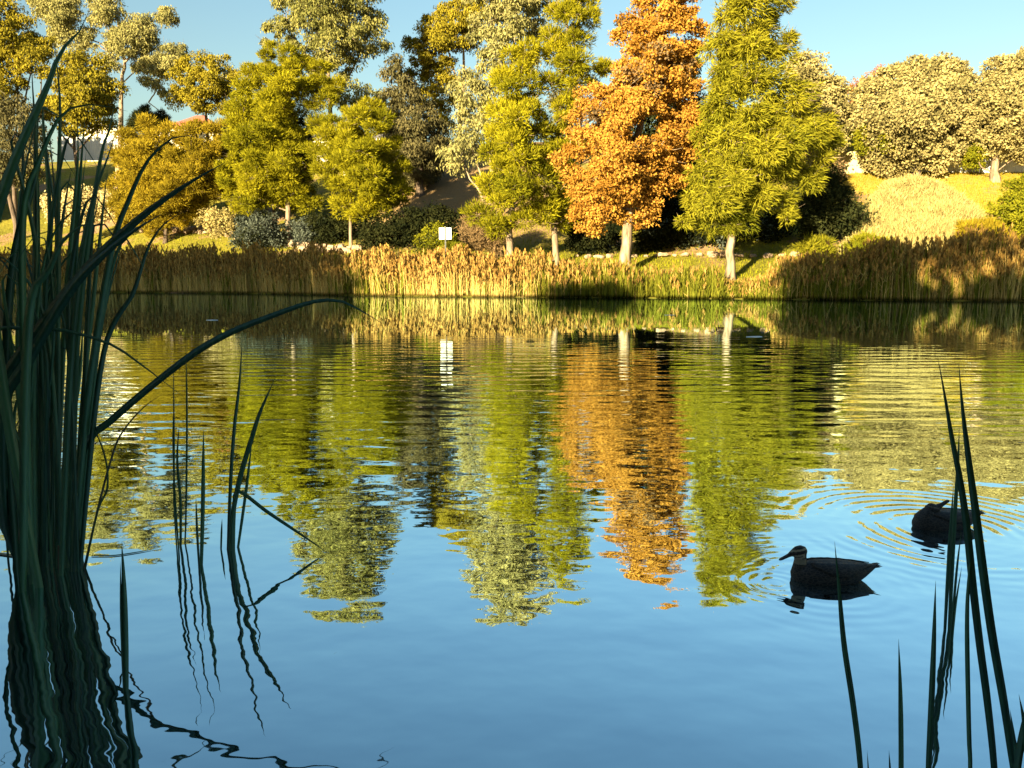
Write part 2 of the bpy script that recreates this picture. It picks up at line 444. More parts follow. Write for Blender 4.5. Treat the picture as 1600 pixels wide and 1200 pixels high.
# ------------------------------------------------------------------ foliage
def in_poly(x, y, poly):
    c = np.zeros(len(x), bool)
    j = len(poly) - 1
    for i in range(len(poly)):
        xi, yi = poly[i]; xj, yj = poly[j]
        cond = ((yi > y) != (yj > y)) & (x < (xj - xi) * (y - yi) / (yj - yi + 1e-9) + xi)
        c ^= cond
        j = i
    return c
def edge_dist(x, y, poly):
    d = np.full(len(x), 1e9)
    for i in range(len(poly)):
        ax, ay = poly[i]; bx, by = poly[(i + 1) % len(poly)]
        vx, vy = bx - ax, by - ay
        t = np.clip(((x - ax) * vx + (y - ay) * vy) / (vx * vx + vy * vy + 1e-9), 0, 1)
        d = np.minimum(d, np.hypot(x - ax - t * vx, y - ay - t * vy))
    return d

def clumps_in(polys, Y, spacing, depth=1.0, tries=6000, dmax=5.0, inset=0.0, holes=()):
    """clump centres filling a solid whose outline from the bank is the given shape and which is about as deep as it is wide"""
    pts = []
    areas = []
    for poly in polys:
        a = np.array(poly, float)
        areas.append(max(1.0, (np.ptp(a[:, 0])) * (np.ptp(a[:, 1]))))
    tot = sum(areas)
    mpp = Y / FPX
    for poly, ar in zip(polys, areas):
        a = np.array(poly, float)
        k = int(tries * ar / tot) + 40
        x = rng.uniform(a[:, 0].min(), a[:, 0].max(), k)
        y = rng.uniform(a[:, 1].min(), a[:, 1].max(), k)
        ok = in_poly(x, y, poly)
        x, y = x[ok], y[ok]
        e = edge_dist(x, y, poly) * mpp
        lim = min(inset, .5 * e.max())
        ok = e > lim
        for h_ in holes:
            ok &= ~in_poly(x, y, h_)
        x, y, e = x[ok], y[ok], e[ok]
        dz = np.minimum(e * 1.3 + 0.25, dmax) * depth
        off = rng.uniform(-1, 0.45, len(x)) * dz
        for q in range(len(x)):
            pts.append(P(x[q], y[q], Y + off[q]))
    pts = np.array(pts)
    keep = []
    cell = {}
    for q in pts:
        key = tuple((q // spacing).astype(int))
        bad = False
        for dx in (-1, 0, 1):
            for dy in (-1, 0, 1):
                for dz in (-1, 0, 1):
                    for o_ in cell.get((key[0] + dx, key[1] + dy, key[2] + dz), ()):
                        if (o_[0] - q[0]) ** 2 + (o_[1] - q[1]) ** 2 + (o_[2] - q[2]) ** 2 < spacing * spacing:
                            bad = True; break
                    if bad: break
                if bad: break
            if bad: break
        if not bad:
            cell.setdefault(key, []).append(q)
            keep.append(q)
    return np.array(keep)

def norm(a):
    return a / (np.linalg.norm(a, axis=1, keepdims=True) + 1e-9)

SPEC = {
    # puff radius, leaves per puff, leaf length and width, leaf style, spacing of puffs / radius, flattening
    'needle': dict(rc=1.00, n=980, L=0.31, W=0.040, style='needle', sp=1.50, flat=0.70),
    'weep':   dict(rc=1.00, n=1050, L=0.38, W=0.038, style='weep', sp=1.62, flat=0.90),
    'gum':    dict(rc=0.95, n=330, L=0.30, W=0.062, style='droop', sp=1.42, flat=0.75),
    'gumtop': dict(rc=1.10, n=640, L=0.26, W=0.068, style='droop', sp=1.50, flat=0.70),
    'dense':  dict(rc=0.85, n=300, L=0.25, W=0.088, style='round', sp=1.22, flat=0.80),
    'tuft':   dict(rc=0.80, n=520, L=0.19, W=0.062, style='round', sp=1.26, flat=0.62),
    'shrub':  dict(rc=0.58, n=150, L=0.19, W=0.058, style='round', sp=1.12, flat=0.8),
    'spiky':  dict(rc=0.55, n=150, L=0.40, W=0.04, style='needle', sp=0.85, flat=0.8),
    'fine':   dict(rc=0.45, n=60, L=0.45, W=0.03, style='needle', sp=1.0, flat=0.9),
}

def leaves(cent, s, scale=1.0, count=1.0):
    rc, N, L, W = s['rc'] * scale, int(s['n'] * count), s['L'] * max(.85, scale), s['W'] * max(.85, scale)
    k = len(cent)
    rcs = rc * rng.uniform(0.7, 1.3, k)
    c = np.repeat(cent, N, axis=0)
    rr = np.repeat(rcs, N)[:, None]
    T = k * N
    d = norm(rng.normal(size=(T, 3)))
    d[:, 2] = np.where(rng.random(T) < 0.35, np.abs(d[:, 2]), d[:, 2])
    rad = (0.15 + 0.85 * rng.random((T, 1))) ** 0.55
    phs = np.repeat(rng.uniform(0, 6.28, (k, 3)), N, axis=0)
    lump = np.sin(d * 4.1 + phs).sum(axis=1) / 3 + .6 * np.sin(d[:, [1, 2, 0]] * 8.3 + phs * 2).sum(axis=1) / 3
    rad = rad * (1 + 0.38 * lump)[:, None]
    pos = c + d * rr * rad * np.array([1, 1, s['flat']])
    rnd = rng.normal(size=(T, 3))
    ln = L * rng.uniform(0.6, 1.35, (T, 1))
    wd = W * rng.uniform(0.7, 1.3, (T, 1))
    if s['style'] == 'needle':
        di = norm(d * 0.9 + np.array([0, 0, 0.35]) + rnd * 0.35)
    elif s['style'] == 'weep':
        di = norm(d * np.array([0.8, 0.8, 0.3]) + np.array([0.25, 0, -0.22]) + rnd * 0.35)
    elif s['style'] == 'droop':
        di = norm(d * 0.35 + np.array([0, 0, -0.9]) + rnd * 0.4)
    else:
        di = norm(d * 0.5 + rnd)
    nn = norm(d * 0.8 + rng.normal(size=(T, 3)) * 0.6 + np.array([0, 0, 0.15]))
    sv = norm(np.cross(di, nn)) * wd
    tint = np.clip(np.repeat(rng.normal(0.5, 0.16, k), N) + rng.normal(0, 0.2, T), 0, 1)
    if s['style'] in ('needle', 'weep'):
        v = np.stack([pos - sv, pos + sv, pos + di * ln], 1).reshape(-1, 3)
        f = np.arange(T * 3).reshape(-1, 3)
        t = np.repeat(tint, 3)
    else:
        mid_ = pos + di * ln * 0.45
        v = np.stack([pos, mid_ + sv, pos + di * ln, mid_ - sv], 1).reshape(-1, 3)
        f = np.arange(T * 4).reshape(-1, 4)
        t = np.repeat(tint, 4)
    return v, f, t

def tubes(paths, sides=6):
    V, F = [], []
    b = 0
    for pts, rad in paths:
        pts = np.asarray(pts, float); k = len(pts)
        tg = np.gradient(pts, axis=0); tg = norm(tg)
        ref = np.array([0.31, 0.94, 0.1])
        u = norm(np.cross(tg, ref)); w_ = np.cross(tg, u)
        for i in range(k):
            for j in range(sides):
                a = 2 * math.pi * j / sides
                V.append(pts[i] + rad[i] * (math.cos(a) * u[i] + math.sin(a) * w_[i]))
        for i in range(k - 1):
            for j in range(sides):
                j2 = (j + 1) % sides
                F.append((b + i * sides + j, b + i * sides + j2, b + (i + 1) * sides + j2, b + (i + 1) * sides + j))
        b += k * sides
    return np.array(V), np.array(F)

TRI = [0]
def tree(name, label, cat, polys, Y, spec, mat, trunks=(), bark='bark', base=None, group=None, scale=1.0, count=1.0,
         depth=1.0, dmax=5.0, limbs=16, limb_r=0.06, sp=1.0, extra=None, holes=()):
    s = SPEC[spec]
    cent = clumps_in(polys, Y, s['rc'] * scale * s['sp'] * sp, depth, dmax=dmax, inset=s['rc'] * scale * .15, holes=holes)
    cz = cent[:, 2] - terr(cent[:, 0], cent[:, 1])
    cent = cent[cz > 0.15]
    if base is None:
        cx = float(np.mean(cent[:, 0]))
        base = (cx, Y, tz(cx, Y))
    root = empty(name, base)
    tag(root, label, cat, group)
    B = np.array(base)
    v, f, t = leaves(cent, s, scale, count)
    small = None
    if len(cent) > 12:
        # smaller sprays between and beyond the main ones break up the outline
        c2 = clumps_in(polys, Y, s['rc'] * scale * .85 * sp, depth, tries=2500, dmax=dmax, inset=0.0, holes=holes)
        c2 = c2[(rng.random(len(c2)) < .42) & (c2[:, 2] - terr(c2[:, 0], c2[:, 1]) > .15)]
        c2 = c2 + rng.normal(0, .22, c2.shape)
        if len(c2):
            v2, f2, t2 = leaves(c2, s, scale * .52, count * .42)
            # sprays keep the true leaf size
            small = c2
            f = np.vstack([f, f2 + len(v)]); v = np.vstack([v, v2]); t = np.concatenate([t, t2])
    TRI[0] += len(f) * (f.shape[1] - 2)
    cr = link('crown' if trunks or limbs else 'foliage', np_mesh('crown', v - B, f, t), root, [M[mat]])
    cr['kind'] = 'stuff'
    if extra:
        e_mat, frac = extra
        sel = cent[rng.random(len(cent)) < frac]
        v, f, t = leaves(sel + rng.normal(0, .2, sel.shape), s, scale, count * .5)
        TRI[0] += len(f) * (f.shape[1] - 2)
        link('crown', np_mesh('crown', v - B, f, t), root, [M[e_mat]])['kind'] = 'stuff'
    paths = []
    allp = []
    for pts, r0, r1 in trunks:
        w3 = np.array([P(a, b, Y + (dy[0] if dy else 0)) for (a, b, *dy) in pts])
        if pts is trunks[0][0]:
            w3[0] = B + np.array([0, 0, -0.3])
        k = max(6, 4 * len(pts))
        cv = catmull(w3, k)
        cv[1:-1] += rng.normal(0, r0 * .12, cv[1:-1].shape)
        rad = np.linspace(r0, r1, k)
        if pts is trunks[0][0]:
            rad[0] *= 1.5; rad[1] *= 1.15
        paths.append((cv, rad)); allp.append((cv, rad))
    if not trunks and limbs:
        top = cent[np.argmax(cent[:, 2])]
        cv = catmull([B + [0, 0, -0.2], (B + top) / 2 + [0.1, 0, 0], (B * .2 + top * .8)], 8)
        rad = np.linspace(limb_r * 3, limb_r, 8)
        paths.append((cv, rad)); allp.append((cv, rad))
    if allp and limbs:
        tp = np.vstack([a for a, _ in allp]); tr = np.concatenate([r_ for _, r_ in allp])
        for q in cent[rng.choice(len(cent), min(limbs, len(cent)), replace=False)]:
            low = tp[:, 2] < q[2] - 0.2 * np.hypot(tp[:, 0] - q[0], tp[:, 1] - q[1])
            if not low.any(): continue
            d_ = np.linalg.norm(tp - q, axis=1) + (~low) * 1e6
            i = int(np.argmin(d_))
            a = tp[i]
            mid_ = (a + q) / 2 + np.array([0, 0, 0.12 * np.linalg.norm(q - a)]) + rng.normal(0, .15, 3)
            rr_ = min(limb_r, tr[i] * .8)
            paths.append((catmull([a, mid_, q], 6), np.linspace(rr_, rr_ * .3, 6)))
    if paths and limbs >= 12:
        # bare twigs running out through the foliage
        src = cent if small is None else np.vstack([cent, small])
        tw = []
        for q in src[rng.choice(len(src), min(len(src), int(limbs * 4)), replace=False)]:
            for _ in range(2):
                dv = norm(rng.normal(size=(1, 3)) * [1, 1, .5] + [0, -.35, .35])[0]
                ln = s['rc'] * scale * rng.uniform(.7, 1.35)
                tw.append(([q - dv * .3, q + dv * ln * .5 + rng.normal(0, .06, 3), q + dv * ln], [.022, .016, .008]))
        v, f = tubes(tw, 3)
        link('twigs', np_mesh('twigs', v - B, f), root, [M[bark]])['kind'] = 'stuff'
    if paths:
        v, f = tubes(paths)
        link('trunk', np_mesh('trunk', v - B, f), root, [M[bark]], True)
    return root

def gbase(px, py):
    h = ghit(px, py)
    return (float(h[0]), float(h[1]), tz(h[0], h[1]))
def ybase(px, Y):
    x = float(P(px, 300, Y)[0])
    return (x, Y, tz(x, Y))

# --- the nearer row of trees on the far bank
b = gbase(1141, 437)
tree('she_oak_tree', 'tall weeping green she-oak with a pale bare trunk right of the orange tree', 'tree',
     [[(1125, -30), (1150, -70), (1190, -75), (1222, -20), (1215, 0), (1210, 40), (1240, 65), (1225, 110), (1255, 140), (1275, 180), (1320, 190), (1300, 230), (1275, 270), (1262, 305), (1240, 345), (1222, 342), (1200, 335), (1180, 360), (1140, 362), (1105, 355), (1072, 350), (1065, 325), (1090, 285), (1085, 250), (1100, 200), (1110, 165), (1098, 135), (1102, 95), (1105, 60), (1125, 30), (1132, 0)]],
     b[1], 'weep', 'oak_deep', [([(1141, 437), (1141, 395), (1142, 350), (1147, 260), (1158, 150), (1165, 20)], 0.30, 0.05), ([(1146, 330), (1200, 270), (1235, 230)], .12, .04), ([(1148, 300), (1110, 260), (1095, 240)], .12, .04)],
     'bark_pale', b, limbs=40,
     holes=[[(1182, 132), (1204, 136), (1206, 156), (1184, 154)], [(1135, 194), (1168, 190), (1170, 216), (1138, 214)], [(1098, 236), (1130, 232), (1134, 258), (1104, 262)], [(1172, 212), (1198, 214), (1196, 234), (1174, 230)], [(1210, 160), (1228, 166), (1226, 190), (1208, 184)], [(1195, 290), (1225, 280), (1232, 312), (1205, 318)], [(1100, 120), (1118, 126), (1114, 150), (1100, 146)]])
b = ybase(980, 53.0)
tree('orange_tree', 'tall tree with dense bright orange autumn foliage in the middle of the far bank', 'tree',
     [[(1005, -25), (1022, -48), (1040, -40), (1070, -50), (1085, -25), (1093, 30), (1108, 25), (1098, 60), (1085, 90), (1097, 120), (1080, 165), (1127, 172), (1120, 200), (1102, 215), (1112, 237), (1082, 235), (1072, 260), (1062, 295), (1052, 305), (1035, 300), (1025, 322), (1020, 342), (988, 352), (965, 345), (940, 368), (922, 378), (905, 360), (893, 332), (898, 290), (862, 257), (888, 230), (895, 180), (902, 148), (945, 130), (962, 110), (958, 75), (970, 45), (990, 10)]],
     53.0, 'tuft', 'orange', [([(980, 412), (979, 370), (985, 300), (1000, 200), (1020, 100), (1035, 10)], 0.42, 0.06), ([(984, 310), (940, 250), (920, 200)], .14, .05), ([(990, 270), (1040, 220), (1065, 190)], .14, .05)],
     'bark_pale', b, limbs=24, sp=1.0,
     extra=('twig', .10), holes=[[(972, 208), (998, 172), (1040, 176), (1036, 212), (1000, 232)], [(950, 72), (985, 64), (990, 94), (958, 98)], [(905, 235), (925, 225), (930, 275), (905, 265)], [(1022, 55), (1050, 42), (1075, 60), (1040, 75)]])
b = ybase(796, 56.0)
tree('she_oak_tree', 'yellow-green she-oak with a mottled trunk just right of the white sign', 'tree',
     [[(770, 165), (790, 95), (828, 75), (848, 105), (842, 150), (850, 200), (848, 260), (862, 320), (850, 365), (828, 352), (802, 345), (772, 362), (742, 332), (755, 272), (762, 228)]],
     56.0, 'needle', 'oak', [([(796, 392), (797, 340), (800, 270), (805, 190), (812, 100)], 0.30, 0.05)], 'bark', b, limbs=22)
b = ybase(868, 57.5)
tree('she_oak_tree', 'tall slender she-oak with open crown between the sign tree and the orange tree', 'tree',
     [[(862, 0), (878, -60), (905, -50), (937, 20), (925, 50), (912, 70), (925, 85), (957, 92), (945, 117), (910, 128), (903, 165), (900, 200), (905, 240), (892, 262), (897, 300), (905, 340), (880, 357), (855, 350), (838, 330), (848, 280), (845, 200), (850, 110), (852, 40)]],
     57.5, 'needle', 'oak', [([(868, 402), (866, 340), (870, 250), (876, 150), (886, 40), (884, -20)], 0.26, 0.03)], 'bark', b, limbs=22, sp=1.12)
b = gbase(450, 384)
tree('she_oak_tree', 'broad bright yellow-green she-oak on the lawn above the left reeds', 'tree',
     [[(420, 75), (452, 62), (468, 90), (500, 98), (530, 130), (520, 168), (490, 178), (475, 160), (468, 200), (505, 232), (490, 280), (502, 325), (462, 322), (430, 318), (395, 340), (368, 325), (345, 282), (345, 240), (355, 190), (370, 150), (385, 112), (408, 98)]],
     b[1], 'needle', 'oak', [([(451, 384), (450, 330), (448, 270), (452, 180), (440, 90)], 0.30, 0.05), ([(449, 310), (415, 260), (390, 210)], .13, .04), ([(450, 300), (480, 255), (495, 220)], .12, .04), ([(450, 330), (420, 318), (385, 300)], .09, .03)],
     'bark', b, limbs=34, count=1.1)
b = gbase(548, 391)
tree('she_oak_tree', 'lower spreading yellow-green she-oak with a thin trunk in deep shade', 'tree',
     [[(540, 170), (560, 152), (600, 172), (615, 200), (630, 240), (646, 270), (640, 300), (615, 330), (590, 343), (555, 345), (520, 328), (497, 272), (487, 205), (505, 178)]],
     b[1], 'needle', 'oak', [([(548, 391), (547, 350), (550, 290), (560, 200)], 0.18, 0.04), ([(549, 330), (590, 290), (620, 270)], .09, .03)], 'bark', b, limbs=22)
b = gbase(258, 380)
tree('she_oak_tree', 'golden bushy she-oak behind the foreground reeds below the red roof', 'tree',
     [[(205, 192), (230, 186), (255, 206), (300, 192), (335, 202), (358, 192), (366, 250), (355, 308), (332, 328), (302, 348), (270, 362), (230, 368), (192, 350), (172, 302), (176, 250), (182, 212)]],
     b[1], 'needle', 'oak_gold', [([(258, 380), (260, 350), (265, 290), (275, 210)], 0.22, 0.04)], 'bark_dark', b, limbs=22, count=1.1)
# --- the taller gums behind
b = gbase(655, 306)
tree('gum_tree', 'dull brown-leaved gum with a dark trunk on the slope above the sign', 'tree',
     [[(600, 105), (622, 88), (650, 125), (690, 190), (702, 232), (682, 250), (665, 285), (642, 285), (618, 245), (602, 205), (604, 150)]],
     b[1], 'gum', 'gum_dark', [([(655, 306), (656, 270), (655, 220), (640, 150)], 0.45, 0.12), ([(656, 260), (685, 215)], .15, .05)], 'bark_dark', b, limbs=22, count=1.2)
b = ybase(715, 90.0)
tree('gum_tree', 'umbrella-topped gum with a golden rounded cap left of the pale gum', 'tree',
     [[(632, 90), (642, 60), (665, 28), (700, 5), (735, -8), (765, 5), (762, 45), (738, 70), (715, 90), (690, 110), (665, 120), (640, 118)],
      [(640, 118), (680, 115), (705, 100), (712, 150), (700, 210), (690, 240), (655, 150)]],
     90.0, 'gumtop', 'gum_gold', [([(715, 300), (718, 200), (725, 110), (722, 40)], 0.35, 0.08), ([(720, 150), (700, 80), (680, 45)], .15, .06)], 'bark_pale', b, limbs=16)
b = ybase(768, 70.0)
tree('gum_tree', 'pale multi-stemmed gum with white limbs leaning over the sign', 'tree',
     [[(722, -15), (735, -80), (770, -140), (820, -150), (862, -90), (868, 0), (855, 60), (842, 105), (800, 100), (772, 140), (745, 100), (738, 50), (748, 20)],
      [(705, 130), (742, 98), (772, 140), (785, 180), (770, 230), (735, 250), (705, 265), (692, 240), (715, 190)]],
     70.0, 'gum', 'gum_pale', [([(768, 330), (750, 300), (735, 280), (722, 250)], 0.16, 0.05), ([(766, 320), (770, 250), (790, 150), (805, 60), (812, -100)], .2, .05), ([(764, 310), (740, 240), (715, 170)], .12, .04), ([(768, 270), (760, 180), (772, 90), (770, 20)], .14, .04), ([(775, 220), (810, 130), (840, 60)], .1, .03)],
     'bark_pale', b, limbs=46, limb_r=.07)
b = ybase(520, 82.0)
tree('gum_tree', 'tall weeping grey-green gum rising behind the broad she-oak', 'tree',
     [[(425, -30), (445, -90), (480, -140), (530, -150), (575, -90), (592, -20), (592, 15), (605, 40), (608, 75), (590, 92), (560, 100), (540, 128), (600, 150), (612, 182), (572, 182), (520, 162), (480, 110), (450, 75), (412, 72), (405, 52), (427, 25)]],
     82.0, 'gum', 'gum', [([(520, 290), (518, 200), (512, 100), (508, 0), (505, -120)], 0.35, 0.06), ([(516, 170), (560, 90), (580, 40)], .14, .04), ([(515, 140), (460, 60), (440, 10)], .14, .04)],
     'bark_pale', b, limbs=40, sp=1.05)
b = ybase(20, 84.0)
tree('gum_tree', 'many-stemmed gum at the left edge half hidden by tall reeds', 'tree',
     [[(-60, -30), (10, -12), (25, 25), (45, 30), (75, 55), (86, 85), (80, 112), (50, 122), (28, 135), (15, 100), (-60, 120)], [(-60, 120), (10, 105), (25, 140), (15, 190), (-60, 230)]],
     84.0, 'gumtop', 'gum_gold', [([(22, 270), (15, 200), (5, 120), (0, 40)], .25, .06), ([(22, 250), (40, 150), (55, 90)], .13, .05), ([(20, 240), (28, 160), (20, 60)], .12, .05), ([(30, 255), (60, 170), (65, 100)], .10, .04)], 'bark_dark', b, limbs=14)
b = ybase(185, 100.0)
tree('gum_tree', 'very tall open gum with white limbs and scattered leaf clusters against the sky', 'tree',
     [[(45, 0), (75, -25), (120, -5), (125, 20), (105, 68), (90, 70), (62, 22)], [(140, 0), (175, -20), (190, 20), (176, 40), (140, 36)], [(110, 50), (145, 40), (150, 72), (120, 80)],
      [(168, 52), (200, 22), (228, 25), (246, 50), (240, 76), (205, 90), (172, 80)], [(245, 22), (262, 10), (276, 25), (266, 40), (250, 38)], [(205, 85), (240, 76), (236, 110), (212, 112)], [(225, 92), (270, 66), (292, 80), (290, 110), (262, 122), (238, 120)], [(218, 122), (246, 116), (262, 150), (242, 142)], [(160, 60), (185, 75), (190, 110), (172, 105)]],
     100.0, 'gum', 'gum_pale', [([(188, 215), (190, 150), (194, 95), (188, 60), (180, 20)], 0.42, 0.08), ([(194, 98), (212, 78), (225, 50)], .16, .05), ([(191, 130), (218, 105), (232, 90)], .09, .04), ([(188, 110), (160, 70), (130, 60), (100, 40)], .11, .04), ([(185, 70), (165, 40), (160, 10)], .09, .03), ([(232, 160), (255, 178), (262, 190)], .06, .04), ([(232, 160), (245, 140), (255, 110), (270, 95)], .09, .03)],
     'bark_pale', b, limbs=44, limb_r=.06, count=1.1, sp=0.8)
b = ybase(130, 82.0)
tree('gum_tree', 'round golden gum beside the grey fence with its right half shaded', 'tree',
     [[(80, 112), (110, 82), (140, 85), (180, 108), (190, 140), (176, 190), (160, 212), (120, 218), (80, 200), (62, 160)]],
     82.0, 'gumtop', 'gum_gold', [([(118, 262), (116, 230), (120, 180), (128, 110)], .22, .05), ([(118, 240), (150, 200), (165, 150)], .12, .04), ([(117, 235), (90, 200), (80, 150)], .1, .04)], 'bark_dark', b, limbs=14)
b = ybase(320, 97.0)
tree('round_tree', 'rounded golden-green tree above the red roof', 'tree',
     [[(262, 122), (290, 92), (325, 80), (355, 95), (373, 115), (372, 150), (352, 190), (330, 178), (290, 172), (270, 170)]],
     97.0, 'gumtop', 'gum_gold', [], 'bark_dark', None, limbs=8, limb_r=.1, extra=('red', .06))
b = ybase(1285, 71.0)
tree('round_tree', 'olive lumpy tree peeking out behind the weeping she-oak', 'tree',
     [[(1232, 112), (1250, 80), (1275, 95), (1290, 122), (1318, 130), (1325, 160), (1330, 200), (1312, 238), (1290, 272), (1262, 255), (1240, 150)]],
     71.0, 'dense', 'olive', [([(1285, 290), (1283, 240), (1278, 160)], .3, .1)], 'bark_dark', b, limbs=8, count=1.1)
b = gbase(1432, 283)
tree('round_tree', 'huge dome-shaped olive-grey tree on the hill by the pale fences', 'tree',
     [[(1328, 195), (1335, 150), (1360, 118), (1400, 98), (1440, 90), (1490, 92), (1525, 112), (1532, 170), (1525, 220), (1498, 248), (1465, 272), (1420, 262), (1382, 268), (1358, 255), (1340, 225)]],
     b[1], 'dense', 'olive', [([(1432, 283), (1432, 230), (1435, 150)], .4, .12)], 'bark_dark', b, limbs=12, dmax=6.0, sp=0.95)
b = gbase(1555, 283)
tree('round_tree', 'olive-grey tree with a reddish forked trunk at the right edge', 'tree',
     [[(1518, 150), (1538, 105), (1572, 88), (1612, 80), (1670, 95), (1690, 200), (1640, 245), (1562, 258), (1535, 225), (1522, 190)]],
     b[1], 'dense', 'olive', [([(1555, 283), (1556, 250), (1570, 180), (1580, 120)], .38, .1), ([(1555, 270), (1535, 262), (1528, 250)], .08, .04)], 'bark', b, limbs=12, dmax=5.0)
# small and far trees
tree('autumn_tree', 'small rusty bare-topped tree between two olive trees on the skyline', 'tree',
     [[(1330, 140), (1340, 125), (1360, 118), (1378, 105), (1372, 140), (1350, 160), (1335, 165)]], 105.0, 'gum', 'red', [], 'bark_dark', None, limbs=14, limb_r=.08, count=.6)
tree('orange_leaved_tree', 'small orange and green tree below the rusty skyline tree', 'tree',
     [[(1310, 150), (1325, 135), (1340, 150), (1338, 185), (1325, 200), (1312, 180)]], 95.0, 'gum', 'red', [], 'bark_dark', None, limbs=6, limb_r=.08, extra=('bright', .6))
tree('conifer_tree', 'left of two tiny pointed conifers on the skyline', 'tree', [[(1290, 150), (1296, 120), (1302, 150)]], 105.0, 'spiky', 'oak', [], 'bark_dark', None, limbs=3, scale=.9, dmax=1)
tree('conifer_tree', 'right of two tiny pointed conifers on the skyline', 'tree', [[(1300, 150), (1305, 122), (1311, 152)]], 105.5, 'spiky', 'oak', [], 'bark_dark', None, limbs=3, scale=.9, dmax=1)
tree('conifer_tree', 'dark little conifer left of the red roof', 'tree', [[(200, 205), (212, 178), (228, 168), (235, 185), (250, 176), (262, 185), (262, 205)]], 92.0, 'spiky', 'dark', [], 'bark_dark', None, limbs=3, dmax=2)
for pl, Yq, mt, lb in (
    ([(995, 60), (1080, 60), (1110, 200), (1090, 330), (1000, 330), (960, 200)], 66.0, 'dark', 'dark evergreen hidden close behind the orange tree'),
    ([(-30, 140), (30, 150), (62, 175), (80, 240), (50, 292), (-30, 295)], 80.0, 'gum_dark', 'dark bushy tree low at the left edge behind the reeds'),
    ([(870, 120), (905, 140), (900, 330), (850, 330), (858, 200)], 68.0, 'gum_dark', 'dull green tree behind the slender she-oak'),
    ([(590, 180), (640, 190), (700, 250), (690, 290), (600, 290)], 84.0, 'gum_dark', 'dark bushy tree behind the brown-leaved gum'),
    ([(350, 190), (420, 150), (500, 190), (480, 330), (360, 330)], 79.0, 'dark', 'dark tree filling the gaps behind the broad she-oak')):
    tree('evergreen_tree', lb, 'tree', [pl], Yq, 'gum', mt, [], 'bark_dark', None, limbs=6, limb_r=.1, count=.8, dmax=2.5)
print('TRI trees', TRI[0])

# --- shrubs
def shrub(label, polys, Y, spec, mat, name='shrub', **k):
    k.setdefault('limbs', 0)
    return tree(name, label, 'shrub', polys, Y, spec, mat, [], 'bark_dark', None, **k)
# wide juniper that follows the slope
def slope_shrub(label, poly, mat, spec, lift, mound=1.0):
    s = SPEC[spec]
    a = np.array(poly, float); pts = []
    for _ in range(1500):
        x = rng.uniform(a[:, 0].min(), a[:, 0].max()); y = rng.uniform(a[:, 1].min(), a[:, 1].max())
        if in_poly(np.array([x]), np.array([y]), poly)[0]:
            h = ghit(x, y + 12)
            e = float(edge_dist(np.array([x]), np.array([y]), poly)[0]) * 0.05
            pts.append((h[0], h[1], tz(h[0], h[1]) + lift + mound * min(1.0, e) * (0.8 + .3 * math.sin(h[0] * .9) * math.sin(h[1] * .8))))
    pts = np.array(pts)
    root = empty('shrub', pts.mean(axis=0) * [1, 1, 0] + [0, 0, tz(*pts.mean(axis=0)[:2])])
    tag(root, label, 'shrub')
    v, f, t = leaves(pts, s)
    TRI[0] += len(f)
    link('foliage', np_mesh('foliage', v - np.array(root.location), f, t), root, [M[mat]])['kind'] = 'stuff'
slope_shrub('great pale silvery-gold shrub spreading down the right-hand hillside', [(1320, 392), (1345, 335), (1385, 285), (1430, 272), (1470, 285), (1510, 318), (1552, 360), (1545, 388), (1450, 398), (1380, 402)], 'silver', 'spiky', 0.1, 0.9)
shrub('rounded bright yellow-green bush at the right edge above the reeds', [[(1548, 345), (1560, 308), (1590, 295), (1650, 300), (1650, 378), (1570, 385)]], 54.0, 'shrub', 'bright')
shrub('small olive bush just above the bright bush at the right edge', [[(1572, 292), (1600, 276), (1650, 270), (1650, 302), (1580, 306)]], 62.0, 'shrub', 'bright')
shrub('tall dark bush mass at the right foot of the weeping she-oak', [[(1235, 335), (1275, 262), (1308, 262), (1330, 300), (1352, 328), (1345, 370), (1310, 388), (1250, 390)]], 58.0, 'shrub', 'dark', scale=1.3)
shrub('reddish dark bush below the yellow wall', [[(1275, 255), (1300, 245), (1320, 265), (1315, 285), (1285, 290)]], 66.0, 'shrub', 'twig', extra=('dark', .6))
shrub('yellow grassy tuft at the foot of the silvery shrub', [[(1320, 392), (1345, 372), (1392, 382), (1398, 402), (1330, 408)]], 51.0, 'spiky', 'bright', scale=.8)
shrub('yellow grass strip under the right end of the silvery shrub', [[(1500, 352), (1550, 348), (1580, 375), (1550, 395), (1500, 392)]], 52.0, 'spiky', 'oak_gold', scale=.8)
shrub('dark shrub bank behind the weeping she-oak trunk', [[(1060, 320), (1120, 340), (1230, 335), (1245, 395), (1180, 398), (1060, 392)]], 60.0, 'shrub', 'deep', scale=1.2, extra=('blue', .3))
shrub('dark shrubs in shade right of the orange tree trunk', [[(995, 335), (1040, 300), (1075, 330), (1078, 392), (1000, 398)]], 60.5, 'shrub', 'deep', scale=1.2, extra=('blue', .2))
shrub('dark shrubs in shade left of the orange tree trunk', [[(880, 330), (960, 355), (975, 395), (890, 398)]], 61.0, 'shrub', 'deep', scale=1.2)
shrub('shrub mass left of the sign with deep shade in its leaf colour', [[(560, 345), (610, 335), (660, 325), (740, 330), (735, 398), (560, 400)]], 67.0, 'shrub', 'deep', scale=1.3)
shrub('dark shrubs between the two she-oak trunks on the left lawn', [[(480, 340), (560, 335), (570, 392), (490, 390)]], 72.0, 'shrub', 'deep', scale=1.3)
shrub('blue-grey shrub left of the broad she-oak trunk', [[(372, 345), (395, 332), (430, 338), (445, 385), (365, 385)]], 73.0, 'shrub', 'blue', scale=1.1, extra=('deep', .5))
shrub('blue-grey shrub right of the broad she-oak trunk', [[(455, 350), (480, 342), (505, 350), (505, 388), (455, 388)]], 73.0, 'shrub', 'blue', scale=1.2)
